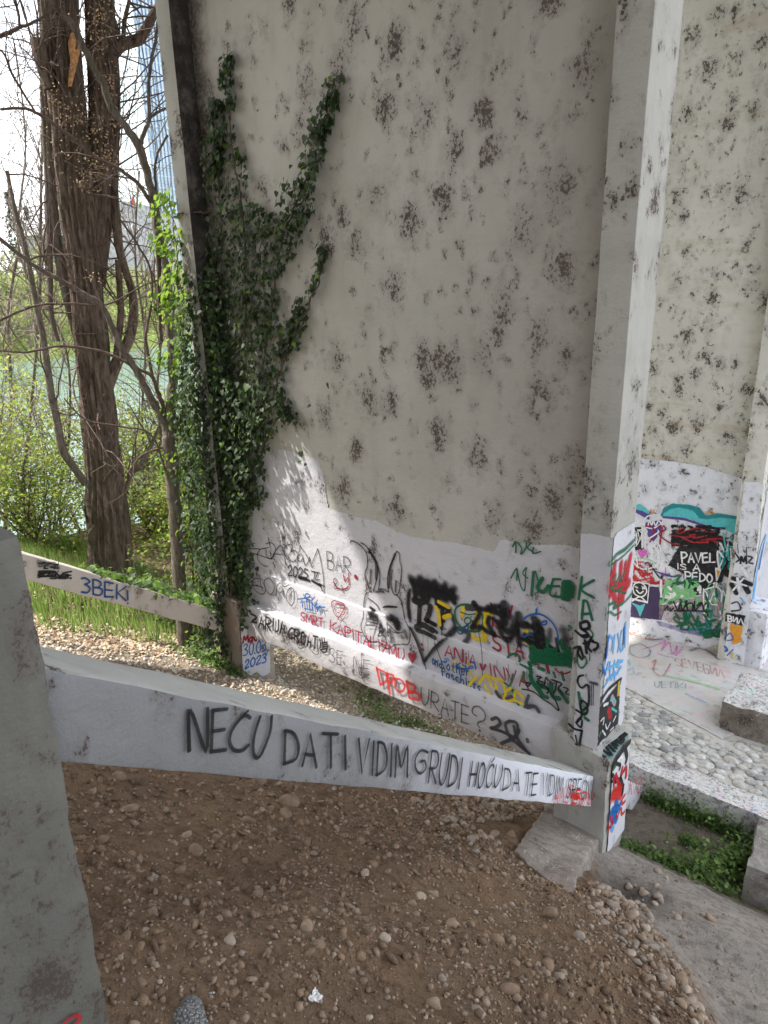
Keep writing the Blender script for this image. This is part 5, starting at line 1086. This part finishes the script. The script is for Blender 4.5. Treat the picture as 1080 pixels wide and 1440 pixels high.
# ------------------------------------------------------------------ ivy
ivy = empty('ivy', (6.5, 4.6, -5.0), 'dark climbing ivy spreading up the pier in two arms', 'climbing plant')
body = [(303, 140), (318, 140), (326, 170), (340, 200), (352, 235), (356, 272), (372, 290), (392, 300), (404, 275), (418, 240), (436, 195), (450, 160), (462, 150), (468, 175), (462, 215), (452, 250), (446, 290), (436, 318), (428, 345), (408, 372), (398, 400), (398, 440), (406, 470), (404, 510), (416, 575), (404, 590), (390, 610), (378, 640), (372, 690), (362, 715), (350, 740), (346, 800), (340, 850), (322, 862), (300, 870), (288, 800), (278, 720), (262, 640), (262, 540), (268, 460), (276, 400), (300, 372), (306, 330), (300, 260), (296, 200)]
arms = [[(320, 75), (332, 75), (336, 110), (334, 150), (318, 150), (316, 110)], [(300, 140), (318, 138), (322, 200), (312, 260), (300, 240)], [(466, 108), (484, 106), (482, 130), (470, 175), (455, 210), (446, 190), (458, 150)], [(455, 340), (464, 342), (462, 370), (452, 400), (438, 422), (434, 415), (448, 385)], [(420, 420), (434, 418), (434, 460), (424, 490), (404, 500), (410, 455)], [(392, 560), (415, 570), (430, 592), (420, 596), (398, 590)], [(350, 660), (378, 690), (372, 712), (350, 700)]]
outer = [(232, 270), (243, 262), (246, 290), (258, 330), (272, 400), (272, 470), (270, 560), (272, 650), (288, 730), (300, 860), (322, 880), (322, 930), (300, 945), (284, 930), (276, 860), (270, 780), (264, 720), (262, 690), (258, 640), (254, 600), (250, 560), (256, 530), (252, 480), (244, 440), (238, 380), (244, 350), (230, 300)]
def surf_at(x, y):
    p = onv(x, y, 4.78)
    if 6.36 <= p[0] <= 6.58: return p, np.array([0, -1., 0])
    if p[0] < 6.36:
        q = onv(x, y, 5.0)
        if q[0] < 6.36: return q, np.array([0, -1., 0])
        return onu(x, y, 6.352), np.array([-1., 0, 0])
    return onv(x, y, 5.0), np.array([-.1, -1., 0])
LP = []
def fillp(poly, n, thick, kind, edge=0, size=(.034, .068)):
    xs = [p[0] for p in poly]; ys = [p[1] for p in poly]; c = 0; k = 0
    while c < n and k < n*30:
        k += 1; x, y = random.uniform(min(xs)-edge, max(xs)+edge), random.uniform(min(ys)-edge, max(ys)+edge)
        if not inpoly(np.array([x]), np.array([y]), poly)[0] and random.random() > .002: continue
        if kind == 0 and (math.sin(x*.13+y*.05)+math.sin(x*.31-y*.11+2)+math.sin(y*.17+x*.06)) < -1.5+(.9 if y < 300 else 0) and random.random() < .85: continue
        p, n_ = surf_at(x, y); c += 1
        dd = random.random()**1.3*thick+.02; p = p+n_*dd; LP.append((p, n_, kind, random.uniform(*size), dd))
fillp(body, 4700, .13, 0); 
for a in arms: 
    ar = abs(sum(a[i][0]*a[i-1][1]-a[i-1][0]*a[i][1] for i in range(len(a))))/2; fillp(a, int(ar/10), .06, 0, 0, (.035, .065))
lower = [(262, 560), (300, 520), (380, 540), (385, 600), (366, 690), (350, 740), (346, 830), (340, 860), (300, 900), (282, 760)]
fillp(lower, 2300, .30, 0); fillp([(276, 400), (300, 380), (320, 420), (318, 560), (300, 760), (330, 880), (300, 930), (270, 700), (262, 540)], 900, .3, 0)
fillp([(258, 380), (290, 372), (306, 480), (318, 620), (330, 850), (326, 900), (290, 900), (272, 700), (262, 540)], 1500, .16, 0, 0)
fillp(outer, 700, .16, 1, 0, (.04, .08))
for cx_, cy_, k_ in ((238, 345, 40), (240, 425, 60), (245, 505, 60), (246, 570, 50), (250, 650, 60), (256, 740, 50), (262, 800, 40), (236, 290, 30)):
    fillp([(cx_-12, cy_-14), (cx_+16, cy_-16), (cx_+18, cy_+14), (cx_-8, cy_+12)], k_, .25, 1, 0, (.04, .08))
fillp([(296, 850), (332, 845), (326, 880), (328, 940), (296, 945)], 420, .22, 0)
n = len(LP); P = np.array([W(a[0]) for a in LP]); N0 = np.array([W(a[1]) for a in LP]); KD = np.array([a[2] for a in LP]); SZ = np.array([a[3] for a in LP])*.92
N = N0*.9+rv(n)*.62+np.array([-.25, 0, .45])+(KD == 1)[:, None]*np.array([-.9, .4, .5]); T = rv(n)*.55+np.array([0, 0, -1.])
P = P+rv(n)*.02
mi = np.where(KD == 0, RN.choice([0, 1, 3, 2], n, p=[.36, .34, .26, .04]), RN.choice([2, 1, 0], n, p=[.62, .28, .10]))  # outer fringe mostly the bright green: sunlight put into its leaf colour
x, y, d = proj(np.stack([-P[:, 0], P[:, 1], P[:, 2]], -1))
show = SZ/np.linalg.norm(P, axis=1)*(np.array([a[4] for a in LP])+.12)*np.abs(np.sum(N/np.linalg.norm(N, axis=1)[:, None]*P/np.linalg.norm(P, axis=1)[:, None], 1)); ordr = np.argsort(-show)
rest = ordr[300:]
o = quads('leaves', P[rest], N[rest], T[rest], SZ[rest], SZ[rest]*1.05, L_ivy, ivy, mi[rest], 'ivy'); tag(o, kind='stuff')
LM = []
for k in range(4):
    oo = quads('leaf', np.zeros((1, 3)), np.array([[0, 0, 1.]]), np.array([[0, 1., 0]]), np.ones(1), np.ones(1)*1.05, [L_ivy[k]], None, None, 'ivy'); LM.append(oo.data); bpy.data.objects.remove(oo)
for i in ordr[:300]:
    o = bpy.data.objects.new('leaf', LM[int(mi[i])]); COL.objects.link(o); o.parent = ivy
    nn = Vector(N[i]).normalized(); tt = Vector(T[i]); tt = (tt-nn*tt.dot(nn)).normalized(); bb_ = nn.cross(tt)*-1
    bb_ = tt.cross(nn); m4 = Matrix((bb_, tt, nn)).transposed().to_4x4(); s_ = float(SZ[i])
    m4 = Matrix.Translation(Vector(P[i])-Vector(ivy.location)) @ m4 @ Matrix.Scale(s_, 4); o.matrix_basis = m4
# ivy stems
tb = Tubes(); M_ivystem = solid('ivy_stem', (.12, .09, .065), .3, 30, .9)
for pts_ in ([(330, 930), (322, 800), (330, 650), (345, 500), (350, 400), (345, 300), (330, 200), (326, 110), (325, 80)], [(325, 900), (335, 740), (365, 560), (385, 440), (400, 340), (430, 260), (455, 190), (475, 110)], [(400, 500), (420, 470), (440, 425), (455, 385), (458, 340)], [(310, 920), (300, 760), (290, 600), (300, 450), (315, 350), (312, 230)], [(280, 940), (275, 800), (262, 600), (256, 450), (250, 330), (240, 270)], [(340, 700), (370, 640), (395, 585), (425, 590)], [(318, 930), (312, 800), (318, 640), (330, 520), (360, 420), (375, 330)], [(404, 500), (392, 540), (378, 600)], [(300, 298), (275, 300), (250, 300)]):
    Q = []
    for x_, y_ in pts_: p, n_ = surf_at(x_, y_); Q.append(W(p+n_*.035))
    Pc = cat(Q, 7); Pc += RN.normal(size=Pc.shape)*.008; tb.add(Pc, np.linspace(.016, .004, len(Pc)), 5)
for _ in range(110):
    i = random.randrange(n); q = P[i]; d_ = rv(1)[0]*.15; tb.add(np.array([q, q+d_*.5+[0, 0, .02], q+d_]), np.array([.003, .003, .002]), 3)
tb.build('stems', M_ivystem, ivy)
# ivy over the far end of the cream beam
LP = []; 
nb = 420; ub_, vb_ = RN.uniform(6.42, 6.95, nb), RN.uniform(3.3, 4.75, nb)**1.0; zb = b2t[2]+SL2*(vb_-b2t[1])+RN.uniform(-.04, .10, nb)*(.4+(vb_-3.3)/1.5)
P_ = np.stack([-ub_-.03, vb_, zb], -1); N_ = rv(nb)*.6+np.array([.3, -.4, .8]); s_ = RN.uniform(.04, .08, nb)
iv2 = empty('ivy', (6.8, 4.2, -5.0), 'green ivy trailing along the top of the cream beam', 'climbing plant'); tag(quads('leaves', P_, N_, rv(nb), s_, s_, L_ivy, iv2, RN.choice([2, 1, 0], nb, p=[.5, .35, .15]), 'ivy'), kind='stuff')
# undergrowth
UG = [(7.0, 5.15, .75, .8, 900, 'dark undergrowth at the foot of the ivy'), (7.8, 5.5, .8, .9, 800, 'dense green undergrowth right of the slender trunk foot'), (5.9, 6.3, .75, .8, 900, 'yellow green bush seen under the foot beam'), (5.0, 6.2, .55, .7, 600, 'small bush under the middle of the foot beam'), (8.4, 5.2, .7, 1.0, 800, 'leafy weeds beside the slender trunk')]
for i, (u, v, h_, w_, nl, lab) in enumerate(UG): shrub(u, v, h_, w_, nl, lab, [L_ivy[2], L_ivy[1], L_spring[1]] if i not in (0,) else L_ivy[:3], .055, 80+i, 9)
# weeds in the pit
def weeds(name, pts, label, nl, ls, mats):
    g = groundpt(*pts[0][:2]); rt = empty(name, g, label, 'weeds'); C_ = []
    for _ in range(nl):
        u, v, su, sv_, hh = random.choice(pts); a, b_ = random.gauss(u, su), random.gauss(v, sv_); C_.append((-a, b_, float(H0(a, b_))+abs(random.gauss(0, hh))*(.35+1.1*abs(math.sin(a*17+b_*23)))))
    C_ = np.array(C_); N = rv(nl)*.8; N[:, 2] = np.abs(N[:, 2])+.6
    tag(quads('leaves', C_, N, rv(nl), ls*RN.uniform(.5, 1.4, nl), ls*1.6*RN.uniform(.5, 1.3, nl), mats, rt, RN.integers(0, len(mats), nl)), kind='stuff')
GW = [leafmat('weed_green', (.12, .21, .05), (.2, .34, .05)), leafmat('weed_bright', (.18, .28, .08), (.3, .44, .1)), leafmat('weed_dark', (.07, .12, .04), (.1, .16, .03))]
weeds('weed_clump', [(1.62-.1*k, 6.06, .07, .035, .07) for k in range(9)], 'band of green weeds along the cobble kerb', 1700, .022, GW)
weeds('weed_clump', [(1.0, 5.42, .16, .10, .09), (.86, 5.62, .1, .1, .09), (.78, 5.78, .07, .09, .07), (1.25, 5.38, .12, .05, .02)], 'thick leafy weeds in the corner by the step slab', 1900, .030, GW)
weeds('weed_clump', [(1.62, 5.32, .10, .05, .03), (1.45, 5.36, .1, .03, .03), (1.2, 5.75, .05, .04, .03)], 'thin weeds beside the graffitied pilaster foot', 900, .022, GW)
p_ = ground_at(600, 1028); weeds('weed_clump', [(p_[0], p_[1], .15, .06, .04), (p_[0]+.5, p_[1]-.1, .2, .08, .03), (p_[0]+1.0, p_[1]+.1, .2, .1, .03)], 'low weeds in the pale gravel beyond the beam', 900, .028, GW)
p_ = ground_at(300, 935); weeds('weed_clump', [(p_[0]+.1, p_[1], .3, .12, .05)], 'low weeds at the gravel edge below the ivy', 700, .04, GW)
# grass
ng = 30000; gu, gv = RN.uniform(7.3, 12.8, ng), RN.uniform(1.5, 6.0, ng); kk = (RN.uniform(size=ng) < np.clip(.7+.5*fbm(gu, gv, 31, 3, .35), .1, 1)) & ((gu > 7.9) | (RN.uniform(size=ng) < .2)); gu, gv = gu[kk], gv[kk]; ng = len(gu)
G = np.stack([-gu, gv, H(gu, gv)-.01], -1); Tn = rv(ng)*.35+np.array([0, 0, 1.]); Ng = rv(ng); Ng[:, 2] = 0
L_gr = [leafmat('grass_green', (.13, .20, .05), (.22, .34, .07)), leafmat('grass_bright', (.20, .29, .08), (.32, .46, .11)), leafmat('grass_dry', (.36, .30, .17), (.4, .33, .2))]
gr = quads('grass', G, Ng, Tn, np.full(ng, .022), RN.uniform(.10, .30, ng), L_gr, None, RN.choice([0, 1, 2], ng, p=[.45, .4, .15]), 'blade'); tag(gr, kind='stuff', label='bright green grass beyond the cream beam')
nl = 7000; gu, gv = RN.uniform(6.7, 9.2, nl), RN.uniform(2.0, 5.0, nl); Lp = np.stack([-gu, gv, H(gu, gv)+.012], -1); N = rv(nl)*.5; N[:, 2] = 1
M_lit = [solid('dead_leaf_%s' % q, c, .3, 30, .85, trans=None) for q, c in (('tan', (.38, .28, .18)), ('brown', (.22, .14, .09)), ('pale', (.52, .44, .33)))]
lt = quads('leaf_litter', Lp, N, rv(nl), RN.uniform(.02, .05, nl), RN.uniform(.03, .07, nl), M_lit, ground, RN.integers(0, 3, nl)); tag(lt, kind='stuff')
# ------------------------------------------------------------------ river, far bank
WZ = -10.2; fb = onz(240, 486, WZ); UF = float(fb[0])
b = NB('river_water'); v = b.scl((1., 1., 1.))
h = b.mth('ADD', b.noise(.9, 4, .6, b.scl((1, .5, 1))), b.mth('MULTIPLY', b.noise(5, 3, .6), .25))
c = b.mix(b.step(b.noise(.05, 3), .3, .7), (.10, .17, .155), (.15, .22, .20))
M_water = b.out(c, .16, b.bump(h, .6, .12), .8)
wt = mesh_np('river', np.array([(-14, -160, WZ), (-14, 400, WZ), (-UF-6, 400, WZ), (-UF-6, -160, WZ)]), np.array([(0, 3, 2, 1)])); ro = link('river', wt, None, [M_water]); ro['kind'] = 'structure'
# far bank: banked terrain
au = np.array([UF-2, UF, UF+3, UF+10, UF+25, UF+45, UF+90, UF+200, UF+500]); az = np.array([-12, -10.3, -9.0, -7.0, -4.5, -1.5, 0.5, 2.5, 3.]); av = np.arange(-200, 520, 12.)
A1, B1 = np.meshgrid(au, av, indexing='ij'); Zf_ = az[:, None]+.8*np.sin(B1*.07+A1*.1); id_ = np.arange(A1.size).reshape(A1.shape)
M_bank = solid('bank_green', (.17, .22, .06), .4, .3, .95)
bk = link('far_bank', mesh_np('far_bank', np.stack([-A1, B1, Zf_], -1).reshape(-1, 3), np.stack([id_[:-1, :-1], id_[:-1, 1:], id_[1:, 1:], id_[1:, :-1]], -1).reshape(-1, 4), True), None, [M_bank]); bk['kind'] = 'structure'
L_far = [leafmat('far_leaf_yellow', (.36, .36, .14), (.4, .42, .15)), leafmat('far_leaf_green', (.22, .30, .10), (.28, .36, .1)), leafmat('far_leaf_tan', (.34, .30, .20), (.3, .26, .15)), leafmat('conifer_leaf', (.035, .07, .05), (.03, .06, .03))]
def far_tree(u, v, z0, h_, w_, mats, label, nl=700, cone=False, trunk=True):
    rt = bpy.data.objects.new('far_tree', None); COL.objects.link(rt); rt.location = W((u, v, z0)); tag(rt, label, 'tree', None if cone else 'trees on the far river bank')
    tb = Tubes(); x0 = np.array(W((u, v, z0))); tb.add(np.array([x0, x0+[.1, 0, h_*.4], x0+[0, .2, h_*.9]]), np.array([.22, .16, .04]), 6)
    for _ in range(7):
        a = random.uniform(0, 6.28); q = x0+[0, 0, h_*random.uniform(.25, .6)]; tb.add(np.array([q, q+np.array([math.cos(a)*w_*.25, math.sin(a)*w_*.25, h_*.15]), q+np.array([math.cos(a)*w_*.42, math.sin(a)*w_*.42, h_*.33])]), np.array([.09, .06, .02]), 4)
    tb.build('trunk', M_bark2, rt)
    cs = rv(16)*np.array([w_*.36, w_*.36, h_*.30])+np.array([0, 0, h_*.6]); c = cs[RN.integers(0, 16, nl)]+RN.normal(size=(nl, 3))*w_*.11
    if cone:
        t = RN.uniform(0, 1, nl)**.7; a = RN.uniform(0, 6.28, nl); r = (1-t)*w_*.5*RN.uniform(.3, 1, nl)*(.75+.25*np.sin(t*40)); c = np.stack([np.cos(a)*r, np.sin(a)*r, t*h_-r*.2], -1)
    s_ = w_*.055*RN.uniform(.5, 1.4, nl); tag(quads('crown', x0+c, rv(nl), rv(nl), s_, s_*1.3, mats, rt, RN.integers(0, len(mats), nl)), kind='stuff')
def bankz(u): return float(np.interp(u, au, az))
ix = 0
for row, (du, hh, cnt) in enumerate(((3, 5.5, 15), (13, 8, 13), (30, 8, 12))):
    for k in range(cnt):
        xp = -60+k*(360/cnt)+random.uniform(-8, 8); r = ray(xp, 480); u = UF+du+random.uniform(-2, 3); v = r[1]/r[0]*u
        hk = hh*random.uniform(.75, 1.15); far_tree(u, v, bankz(u), hk, hk*.95, [L_far[0], L_far[1], L_far[2]] if random.random() < .6 else [L_far[1], L_far[1], L_far[0]], ('budding yellow green tree on the far river bank', 'taller pale tree on the slope above the far bank', 'greyish tree in front of the far hall')[row], 520)
def at_u(px, py, U): return onu(px, py, U)
q = at_u(20, 330, UF+75); far_tree(UF+75, q[1], q[2]-6, 15, 8, [L_far[3]], 'dark pointed conifer at the left edge of the sky', 900, True)
q = at_u(42, 330, UF+80); far_tree(UF+80, q[1], q[2]-6, 12, 8, [L_far[3]], 'smaller dark conifer right of the pointed one', 700, True)
# ------------------------------------------------------------------ buildings over the river
M_hall = plaster('grey_mesh_cladding', (.34, .34, .36), (.42, .42, .44), cov=.75, streak=.1)
b = NB('mesh_cladding'); wv = b.voro(.9); c = b.mix(b.step(wv, .2, .6), (.30, .30, .33), (.42, .42, .45)); M_hall = b.out(c, .7, b.bump(wv, .6, .2), .3)
M_pale = solid('pale_wall', (.62, .62, .62), .08, 1, .8); M_glassd = solid('dark_glass', (.10, .12, .15), .2, 1, .2, 0, .01, .6); M_red = solid('flag_red', (.55, .06, .06), .1, 2, .8)
UH = UF+62
cA, cB = at_u(70, 300, UH), at_u(250, 300, UH)
hall = empty('sports_hall', (UH, (cA[1]+cB[1])/2, 0), 'low grey hall with a curved mesh roof across the river', 'building')
prof = []
for i in range(25):
    f = i/24; px = 60+f*200; py = 300-26*math.sin(math.pi*min(1, max(0, f*1.02)))**.7+(14 if px < 120 else 0)
    p = at_u(px, 318-36*math.sin(math.pi*f)**.75, UH); prof.append((p[1], p[2]))
bm = bmesh.new(); fr, bkv = [], []
for v_, z_ in prof: fr.append(bm.verts.new(W((UH, v_, z_)))); bkv.append(bm.verts.new(W((UH+30, v_, z_-1))))
lo = [bm.verts.new(W((UH, v_, -2))) for v_, _ in prof]
for i in range(24): bm.faces.new((fr[i], fr[i+1], bkv[i+1], bkv[i])); bm.faces.new((lo[i], lo[i+1], fr[i+1], fr[i]))
bmesh.ops.recalc_face_normals(bm, faces=bm.faces); me = bpy.data.meshes.new('hall_shell'); bm.to_mesh(me); bm.free(); link('hall_shell', me, hall, [M_hall])
p0_, p1_ = at_u(30, 330, UH-8), at_u(112, 326, UH-8)
box('canopy_roof', UH-14, UH-4, p0_[1], p1_[1], p0_[2]-.3, p0_[2]+.7, M_pale, hall, seg=20, amp=0, bev=0)
box('canopy_wall', UH-10, UH-5, p0_[1]+1, p1_[1]-1, p0_[2]-6, p0_[2]-.31, M_glassd, hall, seg=20, amp=0, bev=0)
for k in range(8):
    vv0 = p0_[1]+1+(p1_[1]-p0_[1]-2)*k/8; box('window_frame', UH-10.3, UH-10.02, vv0, vv0+.35, p0_[2]-6, p0_[2]-.35, M_pale, hall, seg=20, amp=0, bev=0)
HS = Surf((UH-.3, 0, 0), (-1, 0, 0), hall, .0); t = Tag(HS, 'lettering', 'white letters on the hall'); t.text('ODLI', (142, 324), (168, 324), 8, 8, 1.3, 'w', 'm', 0, .1); t.text('RICA', (176, 323), (196, 322), 8, 8, 1.3, 'w', 'm', 0, .1); t.done()
q = at_u(186, 300, UH-3); fl = empty('flag', (UH-3, q[1], q[2]-2), 'small red flag on a pole above the hall', 'flag')
tb = Tubes(); tb.add(np.array([W((UH-3, q[1], q[2]-4)), W((UH-3, q[1], q[2]+4.6))]), np.array([.08, .06]), 6); tb.build('pole', M_pale, fl)
p = at_u(184, 276, UH-3); p2 = at_u(189, 288, UH-3); box('flag_cloth', UH-3.05, UH-2.95, p[1]+.1, p2[1]+.2, p2[2], p[2], M_red, fl, seg=.4, amp=.06, bev=0)
# tower
UTW = UF+150; a = at_u(185, 0, UTW); tw = empty('office_tower', (UTW, a[1]+15, 0), 'tall glass tower with blue vertical fins behind the pier', 'building')
M_tg = solid('tower_glass', (.62, .70, .78), .12, .15, .12, 0, .01, .6); M_fin = solid('tower_fin', (.22, .30, .46), .2, .4, .5); M_band = solid('tower_band', (.62, .68, .76), .1, .3, .5)
box('glass_wall', UTW, UTW+30, a[1], a[1]+42, 0, 130, M_tg, tw, seg=60, amp=0, bev=0)
fins = None
for k in range(27):
    vv0 = a[1]+.3+k*1.55
    if fins is None: fins = box('fin', UTW-.7, UTW-.02, vv0, vv0+.2, 0, 131, M_fin, tw, seg=200, amp=0, bev=0)
    else:
        o = fins.copy(); COL.objects.link(o); o.location = (0, k*1.55, 0)
bd = None
for k in range(30):
    if bd is None: bd = box('floor_band', UTW-.25, UTW-.015, a[1]-.1, a[1]+42.1, 3, 3.5, M_band, tw, seg=200, amp=0, bev=0)
    else: o = bd.copy(); COL.objects.link(o); o.location = (0, 0, k*4.2)
# ------------------------------------------------------------------ litter
def lump(name, px, py, s, mats, label, cat_, seed, k=1.):
    p = ground_at(px, py); V, Fc = rock_tmpl(3, seed, .5); V = V*np.array([s, s*.8, s*.55]); V = V+np.array(W(p))
    o = link(name, mesh_np(name, V, Fc, True), None, mats); return tag(o, label, cat_)
bg_ = NB('grey_gravel_mix'); vo = bg_.voro(90); cc_ = bg_.mix(bg_.step(vo, .2, .5), (.42, .42, .41), (.20, .20, .20)); M_lump = bg_.out(cc_, .9, bg_.bump(vo, 1., .02), .2)
lump('concrete_lump', 262, 1432, .085, [M_lump], 'grey rough lump of broken concrete at the bottom edge of the slope', 'rubble', 5)
M_paper = solid('tissue', (.80, .80, .80), .04, 30, .9)
def crumple(name, px, py, s, label, cat_, mat, seed, el=1.):
    p = np.array(W(ground_at(px, py))); bm = bmesh.new(); bmesh.ops.create_grid(bm, x_segments=14, y_segments=14, size=1); r = np.random.default_rng(seed)
    fr_ = [(r.normal(size=2)*3.2, r.uniform(0, 6), r.uniform(.1, .32)) for _ in range(7)]
    for v in bm.verts:
        x_, y_ = v.co.x, v.co.y; h_ = sum(abs(math.sin(x_*f[0]+y_*f[1]+ph))*am for f, ph, am in fr_); rr_ = 1-.25*math.sin(3*math.atan2(y_, x_)+seed)
        v.co = Vector((x_*s*.75*rr_*el, y_*s*.6*rr_, (h_-.3)*s*.75+s*.15))+Vector(p)
    me = bpy.data.meshes.new(name); bm.to_mesh(me); bm.free(); o = link(name, me, None, [mat]); return tag(o, label, cat_)
crumple('tissue', 444, 1406, .034, 'crumpled white tissue lying on the brown dirt', 'tissue', M_paper, 4, .8)
crumple('plastic_scrap', 218, 1312, .012, 'tiny pale plastic scrap on the dirt near the pier stub', 'litter', M_paper, 6)
crumple('paper_scrap', 557, 1018, .05, 'small white paper scrap on the gravel beyond the beam', 'litter', M_paper, 8)
crumple('paper_scrap', 293, 1397, .016, 'thin torn paper strip on the dirt at the bottom', 'litter', M_paper, 9, 1.8)
# dry stalks on the gravel
tb = Tubes()
for _ in range(90):
    px, py = random.uniform(80, 520), random.uniform(880, 1010); p = ground_at(px, py); q = np.array(W(p))+[0, 0, .02]; a_ = random.uniform(0, 6.28); L_ = random.uniform(.06, .22)
    tb.add(np.array([q, q+np.array([math.cos(a_)*L_*.5, math.sin(a_)*L_*.5, .03]), q+np.array([math.cos(a_)*L_, math.sin(a_)*L_, .0])]), np.array([.003, .003, .002]), 3)
tag(tb.build('dry_stalks', solid('straw', (.5, .42, .28), .2, 20, .9), ground), kind='stuff')
